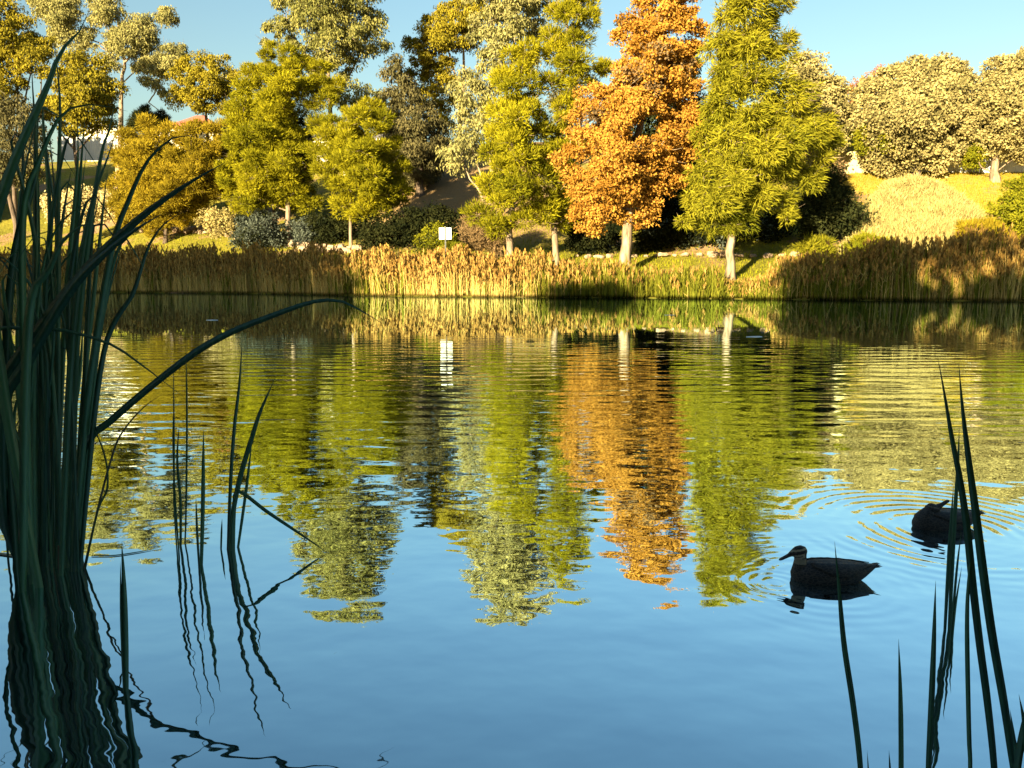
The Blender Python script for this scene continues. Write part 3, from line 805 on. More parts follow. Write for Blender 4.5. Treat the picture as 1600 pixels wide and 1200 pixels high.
shrub('pale yellow-grey sunlit shrub left of the blue-grey shrubs', [[(308, 345), (330, 328), (365, 330), (375, 362), (330, 370)]], 74.0, 'shrub', 'silver', scale=1.1)
shrub('brown twiggy bush with bare stems right of the sign', [[(722, 345), (745, 320), (775, 330), (790, 395), (730, 398)]], 60.0, 'fine', 'twig')
shrub('green low bush left of the sign post', [[(655, 370), (680, 350), (700, 362), (712, 395), (660, 398)]], 62.5, 'shrub', 'bright', scale=1.0, extra=('dark', .7))
shrub('long cream sunlit hedge behind the foreground reeds', [[(70, 305), (110, 298), (180, 300), (190, 345), (70, 350)]], 80.0, 'shrub', 'cream', scale=1.2)
shrub('bright green bush hanging left of the dome tree', [[(1333, 210), (1350, 195), (1368, 205), (1362, 235), (1340, 240)]], 70.5, 'shrub', 'bright')
shrub('bright green bush growing in front of the dome tree', [[(1372, 212), (1382, 195), (1398, 210), (1394, 232), (1378, 232)]], 69.0, 'shrub', 'bright')
shrub('bright green bush between the dome tree and the edge tree', [[(1503, 240), (1520, 222), (1540, 235), (1538, 262), (1510, 265)]], 71.5, 'shrub', 'bright')
shrub('pale sunlit bush below the left of the dome tree', [[(1360, 250), (1385, 235), (1430, 240), (1435, 270), (1370, 275)]], 72.0, 'shrub', 'silver')
shrub('cream-flowered bush below the left she-oaks in front of a white wall', [[(530, 235), (560, 215), (600, 222), (630, 235), (632, 258), (540, 260)]], 88.0, 'shrub', 'cream', scale=1.2)
shrub('green flax clump beside the left rocks', [[(690, 395), (702, 380), (716, 384), (716, 400)]], 58.0, 'spiky', 'bright', scale=.6)
shrub('spiky green flax in shade above the right reeds', [[(1250, 395), (1265, 375), (1295, 378), (1300, 402)]], 54.0, 'spiky', 'oak_deep', scale=.9)
print('TRI +shrubs', TRI[0])

# ------------------------------------------------------------------ houses and fences
def house(label, x0, x1, pyb, Yh, depth, hw, hr, wall, roof, ridge_x=True, windows=()):
    A = P(x0, pyb, Yh); B_ = P(x1, pyb, Yh)
    wid = B_[0] - A[0]
    zb = A[2]
    root = empty('house', (A[0] + wid / 2, Yh + depth / 2, zb)); tag(root, label, 'house')
    w2, d2 = wid / 2, depth / 2
    bm = bmesh.new()
    box_bm(bm, -w2, w2, -d2, d2, -2.0, hw)
    if not ridge_x:
        a = bm.verts.new((-w2, -d2, hw + .002)); c = bm.verts.new((w2, -d2, hw + .002)); e = bm.verts.new((0, -d2, hw + hr - .1))
        bm.faces.new((a, c, e))
    link('wall', bm_mesh('wall', bm), root, [M[wall]])
    bm = bmesh.new()
    ov = 0.45
    if ridge_x:
        q = [(-w2 - ov, -d2 - ov, hw + .02), (w2 + ov, -d2 - ov, hw + .02), (w2 + ov, d2 + ov, hw + .02), (-w2 - ov, d2 + ov, hw + .02), (-w2 + d2 * .8, 0, hw + hr), (w2 - d2 * .8, 0, hw + hr)]
        F_ = [(0, 1, 5, 4), (1, 2, 5), (2, 3, 4, 5), (3, 0, 4), (3, 2, 1, 0)]
    else:
        q = [(-w2 - ov, -d2 - ov, hw - .1), (0, -d2 - ov, hw + hr), (w2 + ov, -d2 - ov, hw - .1), (-w2 - ov, d2 + ov, hw - .1), (0, d2 + ov, hw + hr), (w2 + ov, d2 + ov, hw - .1),
             (-w2 - ov, -d2 - ov, hw + .08), (0, -d2 - ov, hw + hr + .18), (w2 + ov, -d2 - ov, hw + .08), (-w2 - ov, d2 + ov, hw + .08), (0, d2 + ov, hw + hr + .18), (w2 + ov, d2 + ov, hw + .08)]
        F_ = [(6, 7, 10, 9), (7, 8, 11, 10), (0, 3, 4, 1), (1, 4, 5, 2), (0, 1, 7, 6), (1, 2, 8, 7), (3, 9, 10, 4), (4, 10, 11, 5), (0, 6, 9, 3), (2, 5, 11, 8)]
    vs_ = [bm.verts.new(p_) for p_ in q]
    for f_ in F_: bm.faces.new([vs_[i] for i in f_])
    link('roof', bm_mesh('roof', bm), root, [M[roof]])
    if ridge_x:
        bm = bmesh.new(); box_bm(bm, -w2 - ov, w2 + ov, -d2 - ov - .06, -d2 - ov - .003, hw - .18, hw + .06)
    else:
        bm = bmesh.new()
        for s_ in (-1, 1):
            a = Vector((0, -d2 - ov - .05, hw + hr - .05)); c = Vector((s_ * (w2 + ov), -d2 - ov - .05, hw - .15))
            vs_ = [bm.verts.new(p_) for p_ in (a, c, c + Vector((0, 0, .3)), a + Vector((0, 0, .3)))]
            r_ = bmesh.ops.extrude_face_region(bm, geom=[bm.faces.new(vs_)])
            bmesh.ops.translate(bm, verts=[v_ for v_ in r_['geom'] if isinstance(v_, bmesh.types.BMVert)], vec=(0, .045, 0))
    link('fascia', bm_mesh('fascia', bm), root, [M['fascia']])
    for (fx, ww, wh) in windows:
        bm = bmesh.new(); cx = -w2 + wid * fx
        box_bm(bm, cx - ww / 2, cx + ww / 2, -d2 - .05, -d2 - .003, hw * .42, hw * .42 + wh)
        wd_ = link('window', bm_mesh('window', bm), root, [M['fascia']])
        bm = bmesh.new(); box_bm(bm, cx - ww / 2 + .07, cx + ww / 2 - .07, -d2 - .056, -d2 - .052, hw * .42 + .07, hw * .42 + wh - .07)
        link('pane', bm_mesh('pane', bm), wd_, [M['glass']])
    return root
house('low house with a pale gabled roof end behind the grey fence on the left', 136, 196, 240, 118, 9, 2.6, 1.6, 'wall_cream', 'roof_grey', False, ((.3, 1.2, 1.1),))
h_ = house('house with a red tiled roof and a rooftop aerial on the hill at left', 250, 342, 234, 112, 9, 2.6, 2.9, 'wall_cream', 'roof_red', True, ((.3, 1.5, 1.2), (.7, 1.5, 1.2)))
bm = bmesh.new()
box_bm(bm, 1.2, 1.26, -.03, .03, 3.8, 6.4); box_bm(bm, 0.2, 2.9, -.03, .03, 6.1, 6.17)
for i in range(7): box_bm(bm, .4 + i * .36, .43 + i * .36, -.5, .5, 6.18, 6.21)
link('aerial', bm_mesh('aerial', bm), h_, [M['aerial']])
house('cream house glimpsed between the two left she-oaks', 415, 520, 258, float(ghit(470, 258)[1]), 10, 2.9, 1.8, 'wall_cream', 'roof_grey', True, ((.25, 1.6, 1.2), (.75, 1.6, 1.2)))
house('white house glimpsed behind the cream-flowered bush', 535, 660, 258, float(ghit(600, 258)[1]), 10, 2.9, 1.8, 'wall_cream', 'roof_grey', True, ((.2, 1.6, 1.2), (.6, 2.0, 1.2)))
house('yellow rendered house wall with a gable left of the dome tree', 1286, 1340, 266, float(ghit(1315, 266)[1]) + 1.0, 8, 2.6, 1.7, 'wall_yellow', 'roof_grey', False)

def fence(label, x0, x1, pb0, pb1, Y0, Y1, h, mat, npan):
    A = P(x0, pb0, Y0); B_ = P(x1, pb1, Y1)
    root = empty('fence', A); tag(root, label, 'fence')
    dv = (B_ - A) / npan
    ang = math.atan2(dv[1], dv[0]); ln = math.hypot(dv[0], dv[1])
    bm = bmesh.new()
    k = int(ln / .2)
    for i in range(k):
        x = i * ln / k
        box_bm(bm, x + .004, x + ln / k * .55, -.02, .02, -.6, h); box_bm(bm, x + ln / k * .55 + .001, x + ln / k, .0, .035, -.6, h)
    box_bm(bm, 0.003, ln - .003, -.035, .05, h + .002, h + .05)
    me = bm_mesh('panel', bm)
    me.materials.append(M[mat])
    bm = bmesh.new(); box_bm(bm, -.04, .04, -.055, .06, -.8, h + .08); mp_ = bm_mesh('post', bm); mp_.materials.append(M[mat])
    for i in range(npan + 1):
        loc = dv * i
        if i < npan:
            o = bpy.data.objects.new('panel', me); o.parent = root; o.location = loc; o.rotation_euler = (0, 0, ang); col.objects.link(o)
        o = bpy.data.objects.new('post', mp_); o.parent = root; o.location = loc; o.rotation_euler = (0, 0, ang); col.objects.link(o)
fence('pale grey steel fence in shade on the hill at left', 92, 188, 243, 244, 104, 104, 2.3, 'fence_grey', 4)
fence('cream steel fence in full sun right of the yellow wall', 1292, 1372, 271, 271, float(ghit(1330, 271)[1]), float(ghit(1330, 271)[1]), 1.9, 'fence_cream', 3)
fence('grey steel fence in shade behind the edge tree', 1430, 1680, 270, 270, float(ghit(1530, 270)[1]), float(ghit(1530, 270)[1]), 1.9, 'fence_grey', 6)

# ------------------------------------------------------------------ sign
b = ybase(695, 57.0)
root = empty('sign', b)
tag(root, 'white two-panel sign on a thin dark post standing above the golden reeds', 'sign')
mpp = 57.0 / FPX
zc = P(697, 365, 57.0)[2] - b[2]
bm = bmesh.new(); box_bm(bm, -.045, .045, -.03, .03, -.5, zc + .52); bmesh.ops.bevel(bm, geom=list(bm.edges), offset=.008, segments=1)
link('post', bm_mesh('post', bm), root, [M['dark_metal']])
for s_ in (-1, 1):
    bm = bmesh.new()
    x0, x1 = (-.45, -.06) if s_ < 0 else (.06, .44)
    box_bm(bm, x0, x1, -.05, -.033, zc - .42, zc + .42)
    bmesh.ops.bevel(bm, geom=[e for e in bm.edges if abs(e.verts[0].co.y - e.verts[1].co.y) > .01], offset=.05, segments=3)
    bd = link('board', bm_mesh('board', bm), root, [M['white_metal']])
    if s_ < 0:
        bm = bmesh.new()
        box_bm(bm, -.29, -.25, -.0535, -.0515, zc - .06, zc + .13); box_bm(bm, -.25, -.21, -.0535, -.0515, zc - .0, zc + .08)
        link('marking', bm_mesh('marking', bm), bd, [M['grey_ink']])
for z_ in (-.25, .25):
    bm = bmesh.new(); box_bm(bm, -.36, .36, -.0328, -.0302, zc + z_ - .02, zc + z_ + .02)
    link('bracket', bm_mesh('bracket', bm), root, [M['dark_metal']])

# ------------------------------------------------------------------ rocks edging the bank
rock_me = []
for i in range(7):
    bm = bmesh.new(); bmesh.ops.create_icosphere(bm, subdivisions=2, radius=1.0)
    for v_ in bm.verts:
        nn_ = 1 + .34 * math.sin(v_.co.x * 3 + i) * math.cos(v_.co.y * 2.7 + i * 2) + random.uniform(-.13, .13)
        v_.co = Vector((v_.co.x * nn_, v_.co.y * nn_, max(-.6, min(.75, v_.co.z * nn_))))
    me = bm_mesh('rock', bm); me.materials.append(M['rock']); rock_me.append(me)
def rock_wall(label, line, rows, rmin, rmax):
    pts = [ghit(a, b_) for a, b_ in line]
    root = empty('rock_wall', pts[0]); tag(root, label, 'rock wall')
    L_ = catmull(pts, 60)
    d = 0; last = None; nxt = 0
    for q in L_:
        if last is not None: d += float(np.linalg.norm(q - last))
        last = q
        if d < nxt: continue
        for r_ in range(rows):
            s_ = random.uniform(rmin, rmax)
            x, y = q[0] + random.uniform(-.15, .15), q[1] + r_ * .55 + random.uniform(-.1, .1)
            o = bpy.data.objects.new('rock', random.choice(rock_me)); o.parent = root
            o.location = Vector((x, y, tz(x, y) + s_ * .35 + r_ * .1)) - root.location
            s_ *= random.choice((.6, .8, 1, 1.15)); o.scale = (s_ * random.uniform(.9, 1.5), s_, s_ * random.uniform(.5, 1))
            o.rotation_euler = (random.uniform(-.2, .2), random.uniform(-.2, .2), random.uniform(0, 6.28))
            col.objects.link(o)
        nxt = d + rmax * 1.75
rock_wall('row of pale sandstone rocks below the golden bushy she-oak', [(225, 362), (280, 362), (330, 366), (385, 374), (440, 380), (560, 396)], 2, .35, .6)
rock_wall('row of pale rocks between the orange tree and the weeping she-oak', [(900, 402), (960, 403), (1020, 402), (1080, 401), (1140, 402), (1220, 402), (1300, 400)], 1, .24, .46)

# ------------------------------------------------------------------ far reed bed
HPX = [-100, 0, 160, 400, 540, 620, 700, 800, 870, 960, 1050, 1120, 1136, 1165, 1185, 1220, 1300, 1400, 1500, 1600, 1750]
HZ = [3.0, 3.1, 3.1, 3.0, 2.9, 2.6, 2.65, 2.5, 2.3, 1.9, 1.7, 1.6, 0.8, 0.8, 1.1, 2.0, 2.5, 2.9, 3.2, 3.4, 3.4]
GPX = [-100, 520, 540, 590, 620, 780, 860, 960, 1130, 1190, 1230, 1400, 1450, 1750]
GZ = [0.04, 0.06, 0.5, 0.3, 0.06, 0.08, 0.5, 0.85, 0.95, 0.8, 0.55, 0.4, 0.15, 0.2]
def reed_bed(N, name, label, lo, hi):
    V, F, T, MI = [], [], [], []
    nv = 0
    xs_ = rng.uniform(lo, hi, N)
    for px in xs_:
        x0 = float(np.interp(px, np.array(SHORE_PX)[:, 0], SX))
        t = rng.uniform(-0.9, 2.6) + (0.25 * math.sin(x0 * 1.7) + .2 * math.sin(x0 * 4.1))
        y = float(yb(x0)) + 0.9 + t
        x = x0 * (y / max(1e-3, float(yb(x0))))
        z0 = max(-0.15, tz(x, y)) if t > -.3 else -0.15
        green = rng.random() < np.interp(px, GPX, GZ)
        h = .87 * np.interp(px, HPX, HZ) * rng.uniform(0.62, 1.1) * (1 + .10 * math.sin(x * 1.3) + .08 * math.sin(x * 3.7 + 1) + .06 * math.sin(x * 9.1)) - max(0, z0) * .5
        if t < -.3: h *= .8
        if h < .3: h = .3
        lean = rng.normal(0, .07, 2) if rng.random() < .9 else rng.normal(0, .35, 2)
        top = np.array([x + lean[0] * h, y + lean[1] * h, z0 + h])
        bs = np.array([x, y, z0])
        tn = rng.random()
        a = rng.uniform(0, math.pi); sv = np.array([math.cos(a), math.sin(a) * .4, 0])
        if green:
            # arching leaves
            for k in range(5):
                a = rng.uniform(0, 6.28); dv = np.array([math.cos(a), math.sin(a), 0])
                b0 = bs + np.array([0, 0, rng.uniform(0, .3) * h]); hh = h * rng.uniform(.5, 1.0)
                out = rng.uniform(.1, .5)
                m1 = b0 + dv * out * .35 + np.array([0, 0, hh * .65]); e1 = b0 + dv * out * 1.0 + np.array([0, 0, hh * rng.uniform(.75, 1.0)])
                w_ = np.cross(dv, [0, 0, 1]) * .022 + np.array([.008, 0, 0])
                V += [b0 - w_, b0 + w_, m1 + w_, m1 - w_, e1 + w_ * .2, e1 - w_ * .2]
                F += [(nv, nv + 1, nv + 2, nv + 3), (nv + 3, nv + 2, nv + 4, nv + 5)]; MI += [2, 2]
                tt = min(1, max(0, tn * .6 + rng.random() * .4)); T += [tt] * 6; nv += 6
        else:
            w_ = sv * .016
            V += [bs - w_, bs + w_, top + w_ * .6, top - w_ * .6]; F.append((nv, nv + 1, nv + 2, nv + 3)); MI.append(0); T += [tn] * 4; nv += 4
            for k in range(2):   # stem leaves
                q = bs + (top - bs) * rng.uniform(.25, .85); a = rng.uniform(0, 6.28)
                dv = np.array([math.cos(a) * .28, math.sin(a) * .28, rng.uniform(.15, .45)])
                w_ = np.array([-.0, 0, .014]) + np.array([math.sin(a), -math.cos(a), 0]) * .012
                V += [q - w_, q + w_, q + dv + w_ * .2, q + dv - w_ * .2]; F.append((nv, nv + 1, nv + 2, nv + 3)); MI.append(0 if rng.random() < .85 else 2); T += [tn] * 4; nv += 4
            for k in range(4):   # feathery plume
                q = top - (top - bs) / h * rng.uniform(0, .32); a = rng.uniform(0, 6.28)
                dv = np.array([math.cos(a) * .10, math.sin(a) * .10, rng.uniform(.18, .34)])
                w_ = np.array([math.sin(a), -math.cos(a), 0.1]) * .055
                m1 = q + dv * .5
                V += [q, m1 + w_, q + dv, m1 - w_]; F.append((nv, nv + 1, nv + 2, nv + 3)); MI.append(1); T += [rng.random()] * 4; nv += 4
    TRI[0] += len(F) * 2
    o = link(name, np_mesh(name, np.array(V), np.array(F), np.array(T), MI), None, [M['reed'], M['plume'], M['sedge']])
    tag(o, label, None, None, 'stuff')
reed_bed(21000, 'reeds', 'dense bed of dry plumed reeds lining the far bank', -110, 1720)
print('TRI +reeds', TRI[0])

# mown lawn blades on the sunlit bank right of the pale trunk, and long grass along the bank top
def grass(N, lo, hi, t0, t1, h0, h1, label, mat):
    px = rng.uniform(lo, hi, N); t = rng.uniform(t0, t1, N)
    x0 = np.interp(px, np.array(SHORE_PX)[:, 0], SX); y = yb(x0) + t; x = x0 * y / yb(x0)
    z = terr(x, y)
    a = rng.uniform(0, math.pi, N); h = rng.uniform(h0, h1, N)
    b0 = np.stack([x, y, z - .02], 1); sv = np.stack([np.cos(a), np.sin(a), 0 * a], 1) * .03
    tp = b0 + np.stack([rng.normal(0, .12, N) * h, rng.normal(0, .12, N) * h, h], 1)
    v = np.stack([b0 - sv, b0 + sv, tp], 1).reshape(-1, 3)
    o = link('grass', np_mesh('grass', v, np.arange(3 * N).reshape(-1, 3), np.repeat(rng.random(N), 3)), None, [M[mat]])
    tag(o, label, None, None, 'stuff')
    TRI[0] += N
grass(60000, -100, 1700, 3, 26, .08, .25, 'mown grass on the far bank', 'lawnblade')
grass(20000, 1280, 1720, 24, 45, .1, .3, 'dry grass on the right hilltop', 'oak_gold')

# ------------------------------------------------------------------ ducks
def loft(bm, rings, seg=20):
    prev = None
    first = None
    for (x, zc, hz, hy, *yc) in rings:
        y0 = yc[0] if yc else 0
        rg = [bm.verts.new((x, y0 + hy * math.cos(2 * math.pi * j / seg), zc + hz * math.sin(2 * math.pi * j / seg))) for j in range(seg)]
        if prev:
            for j in range(seg):
                bm.faces.new((prev[j], prev[(j + 1) % seg], rg[(j + 1) % seg], rg[j]))
        else:
            bm.faces.new(list(reversed(rg)))
        prev = rg
    bm.faces.new(prev)
def tube_bm(bm, pts, rad, seg=16, squash=1.0):
    pts = np.array(pts, float); tg = norm(np.gradient(pts, axis=0))
    u = norm(np.cross(tg, np.array([0.0, 1.0, 0.001])))
    w_ = np.cross(tg, u)
    prev = None
    for i in range(len(pts)):
        r_ = rad[i] if isinstance(rad[i], tuple) else (rad[i], rad[i])
        rg = [bm.verts.new(pts[i] + r_[0] * math.cos(2 * math.pi * j / seg) * u[i] + r_[1] * math.sin(2 * math.pi * j / seg) * w_[i]) for j in range(seg)]
        if prev:
            for j in range(seg):
                bm.faces.new((prev[j], prev[(j + 1) % seg], rg[(j + 1) % seg], rg[j]))
        else: bm.faces.new(list(reversed(rg)))
        prev = rg
    bm.faces.new(prev)
    bmesh.ops.recalc_face_normals(bm, faces=list(bm.faces))

m, n, l, p = new_mat('duck_plumage')
at = n.new('ShaderNodeAttribute'); at.attribute_name = 'patch'
tc = n.new('ShaderNodeTexCoord'); mp = n.new('ShaderNodeMapping'); mp.inputs['Scale'].default_value = (38, 80, 80)
l.new(tc.outputs['Object'], mp.inputs[0])
vo = n.new('ShaderNodeTexVoronoi'); vo.feature = 'DISTANCE_TO_EDGE'; vo.inputs['Scale'].default_value = 1.0
l.new(mp.outputs[0], vo.inputs['Vector'])
rv = ramp(n, [(0.02, (0.055, 0.040, 0.027)), (0.16, (0.013, 0.010, 0.008))])
l.new(vo.outputs['Distance'], rv.inputs[0])
mx = n.new('ShaderNodeMix'); mx.data_type = 'RGBA'; mx.inputs[7].default_value = (0.36, 0.27, 0.16, 1)
l.new(at.outputs['Fac'], mx.inputs[0]); l.new(rv.outputs[0], mx.inputs[6])
l.new(mx.outputs[2], p.inputs['Base Color']); p.inputs['Roughness'].default_value = 0.6; p.inputs['Specular IOR Level'].default_value = 0.3
bp = n.new('ShaderNodeBump'); bp.inputs['Strength'].default_value = 0.5; bp.inputs['Distance'].default_value = 0.004
l.new(vo.outputs['Distance'], bp.inputs['Height']); l.new(bp.outputs[0], p.inputs['Normal'])
M['duck'] = m
m, n, l, p = new_mat('duck_eye'); p.inputs['Base Color'].default_value = (0.03, 0.015, 0.008, 1); p.inputs['Roughness'].default_value = 0.08
M['eye'] = m

def make_duck(label, loc, rotz, preen, size=1.0):
    root = empty('duck', loc); root.rotation_euler = (0, 0, rotz); root.scale = (size,) * 3
    tag(root, label, 'duck', 'ducks swimming on the pond')
    bm = bmesh.new()
    loft(bm, [(.218, .055, .012, .012), (.210, .052, .035, .034), (.190, .050, .058, .054), (.15, .050, .078, .078), (.09, .052, .085, .093), (.02, .054, .084, .100), (-.06, .058, .076, .096), (-.12, .067, .060, .080), (-.17, .080, .040, .056), (-.21, .094, .020, .036), (-.238, .106, .008, .020)])
    if not preen:
        tube_bm(bm, [(.165, 0, .07), (.172, 0, .105), (.172, 0, .140), (.176, 0, .168)], [.058, .040, .033, .034])
        tube_bm(bm, [(.140, 0, .184), (.150, 0, .185), (.172, 0, .186), (.195, 0, .183), (.215, 0, .176), (.232, 0, .170)], [(.012, .012), (.027, .024), (.035, .030), (.032, .027), (.022, .018), (.013, .012)])
        tube_bm(bm, [(.220, 0, .172), (.240, 0, .162), (.262, 0, .150), (.280, 0, .141), (.292, 0, .135)], [(.014, .012), (.010, .014), (.007, .016), (.006, .016), (.003, .008)])
        head = Vector((.180, 0, .184)); hr = .06
    else:
        tube_bm(bm, [(.150, 0, .07), (.135, .005, .105), (.115, .008, .130)], [.066, .052, .042])
        tube_bm(bm, [(.145, .004, .140), (.135, .004, .142), (.112, .008, .146), (.090, .010, .146), (.072, .012, .148), (.056, .014, .154)], [(.012, .012), (.030, .028), (.040, .036), (.036, .032), (.022, .019), (.013, .012)])
        tube_bm(bm, [(.092, .012, .148), (.064, .013, .162), (.040, .014, .176), (.018, .015, .190), (.002, .016, .199), (-.004, .016, .203)], [(.028, .026), (.019, .018), (.012, .016), (.010, .016), (.008, .014), (.004, .008)])
        head = Vector((.10, .01, .146)); hr = .06
    me = bm_mesh('body', bm)
    tmp = bpy.data.objects.new('body_build', me); col.objects.link(tmp)
    md_ = tmp.modifiers.new('r', 'REMESH'); md_.mode = 'VOXEL'; md_.voxel_size = 0.0045
    sm_ = tmp.modifiers.new('s', 'SMOOTH'); sm_.iterations = 5; sm_.factor = .5
    dg = bpy.context.evaluated_depsgraph_get()
    me2 = bpy.data.meshes.new_from_object(tmp.evaluated_get(dg))
    bpy.data.objects.remove(tmp)
    me2.name = 'body'
    co = np.zeros(len(me2.vertices) * 3, np.float32); me2.vertices.foreach_get('co', co); co = co.reshape(-1, 3)
    patch = np.zeros(len(co), np.float32)
    if not preen:
        dx, dz = co[:, 0] - head[0], co[:, 2] - head[2]
        on = (co[:, 2] > .115) & (co[:, 0] < .232) & (co[:, 0] > .13)
        brow = on & (np.abs(dz - .0165 + dx * .22) < .0045) & (dx > -.030)
        cheek = on & (dz - .0 + dx * .28 < -.006) & (dz > -.030 - dx * .3) & (dx > -.022)
        throat = on & (dz < -.030) & (dz > -.062) & (dx > -.03)
        patch[brow] = .85; patch[cheek] = .8; patch[throat] = .55
        line = on & (np.abs(dz + .018 + dx * .35) < .0028) & (dx > -.01)
        patch[line] = .1
    else:
        dx, dz = co[:, 0] - head[0], co[:, 2] - head[2]
        on = (co[:, 2] > .12)
        patch[on & (np.abs(dz - .016 - dx * .2) < .004) & (np.abs(dx) < .04)] = .25
    a = me2.attributes.new('patch', 'FLOAT', 'POINT'); a.data.foreach_set('value', patch)
    me2.materials.clear()
    link('body', me2, root, [M['duck']], True)
    for s_ in (-1, 1):
        bm = bmesh.new(); bmesh.ops.create_uvsphere(bm, u_segments=10, v_segments=8, radius=.0048)
        e = link('eye', bm_mesh('eye', bm), root, [M['eye']], True)
        e.location = (head[0] + (.018 if not preen else -.012), head[1] + s_ * (.0285 if not preen else .034), head[2] + .004)
        # folded wing: a shell of overlapping feather rows with the flight feathers crossing over the rump
        bm = bmesh.new()
        rows = 12; cols = 7
        grid = []
        for i in range(rows):
            u = i / (rows - 1); x = .125 - u * .335
            rz = np.interp(x, [-.21, -.17, -.12, -.06, .02, .09, .15], [.020, .040, .060, .076, .084, .085, .078])
            ry = np.interp(x, [-.21, -.17, -.12, -.06, .02, .09, .15], [.034, .054, .078, .095, .100, .093, .078])
            zc_ = np.interp(x, [-.21, -.17, -.12, -.06, .02, .09, .15], [.094, .080, .067, .058, .054, .052, .050])
            wdt = math.sin(min(1, u * 1.6 + .18) * math.pi / 2) * (1 if u < .6 else 1 - (u - .6) * 1.7)
            rw = []
            for j in range(cols):
                q = j / (cols - 1); th = R(72 - 62 * q * max(.25, wdt))
                bulge = 1.04 + .05 * math.sin(q * math.pi) + (.02 if (i + j) % 2 else 0)
                rw.append(bm.verts.new((x, s_ * ry * bulge * math.cos(th), zc_ + rz * bulge * math.sin(th) + .012 * max(0, u - .6))))
            grid.append(rw)
        for i in range(rows - 1):
            for j in range(cols - 1):
                bm.faces.new((grid[i][j], grid[i][j + 1], grid[i + 1][j + 1], grid[i + 1][j]))
        bmesh.ops.recalc_face_normals(bm, faces=list(bm.faces))
        bmesh.ops.solidify(bm, geom=list(bm.faces), thickness=.004)
        link('wing', bm_mesh('wing', bm), root, [M['duck']], True)
    bm = bmesh.new()
    for k in range(5):
        a_ = (k - 2) * .16
        q = [(-.19, -.012, .100), (-.19, .012, .100), (-.245, .011, .112), (-.268, 0, .117), (-.245, -.011, .112)]
        vs_ = [bm.verts.new((x_, y_ + (k - 2) * .007 + math.sin(a_) * (-.19 - x_) * .6, z_ - abs(k - 2) * .0025)) for x_, y_, z_ in q]
        bm.faces.new(vs_)
    bmesh.ops.solidify(bm, geom=list(bm.faces), thickness=.003)
    link('tail', bm_mesh('tail', bm), root, [M['duck']])
    return root
d1 = PW(1298, 904)
make_duck('dark brown duck with a striped face swimming to the left', (d1[0], d1[1], -0.027), R(180), False, 0.9)
d2 = PW(1476, 822)
make_duck('dark duck preening with its head turned back, behind the right reeds', (d2[0], d2[1], -0.024), R(188), True, 0.93)

# ------------------------------------------------------------------ foreground reeds
def blade_mesh(path, width, twist=0.0, roll=0.0, n_=32, tip=0.12, butt=.75):
    """tapering leaf with a raised midrib: lens-shaped section of four points"""
    pts = catmull(path, n_)
    tg = norm(np.gradient(pts, axis=0))
    view = norm(pts - C0 + np.array([0.0, 0.0, 0.4]))
    side = norm(np.cross(tg, view))
    nr = norm(np.cross(side, tg))
    V = []
    for i in range(n_):
        u = i / (n_ - 1)
        prof = (butt + (1 - butt) * min(1, u * 3)) * (1 - max(0, (u - .55) / .45) ** 2.0)
        w_ = width * .5 * max(prof, .03)
        a = roll + twist * u
        s_ = side[i] * math.cos(a) + nr[i] * math.sin(a)
        q = np.cross(tg[i], s_)
        th = w_ * .16
        V += [pts[i] - s_ * w_, pts[i] + q * th, pts[i] + s_ * w_, pts[i] - q * th * .4]
    F = []
    for i in range(n_ - 1):
        for j in range(4):
            j2 = (j + 1) % 4
            F.append((i * 4 + j, i * 4 + j2, i * 4 + 4 + j2, i * 4 + 4 + j))
    return np.array(V), np.array(F)

def reed_plant(name, label, blades, group=None, extra3d=()):
    """blades: (pixel outline from root to tip, width px, Y at root, Y at tip, material)"""
    root = None
    allb = []
    for (pp, wpx, Y0, Y1, mt) in blades:
        k = len(pp)
        pts = [P(a, b_, Y0 + (Y1 - Y0) * i / (k - 1)) for i, (a, b_) in enumerate(pp)]
        if pts[0][2] < .25:                       # root it under the water
            pts[0] = pts[0] * [1, 1, 0] + [0, 0, -.06]
        else:
            pts.insert(0, pts[0] * [1, 1, 0] + [random.uniform(0, .12), .1, -.06])
        allb.append((pts, (.68 if 'clump' in name else .78) * wpx * (Y0 + Y1) / 2 / FPX, mt))
    allb += list(extra3d)
    base = np.mean([b_[0][0] for b_ in allb], axis=0); base[2] = 0
    root = empty(name, base); tag(root, label, 'reeds' if 'clump' in name else 'reed', group)
    for pts, w_, mt in allb:
        v, f = blade_mesh(pts, w_, random.uniform(-.5, .5), random.uniform(-.5, .5))
        link('leaf', np_mesh('leaf', v - base, f), root, [M[mt]])
    return root

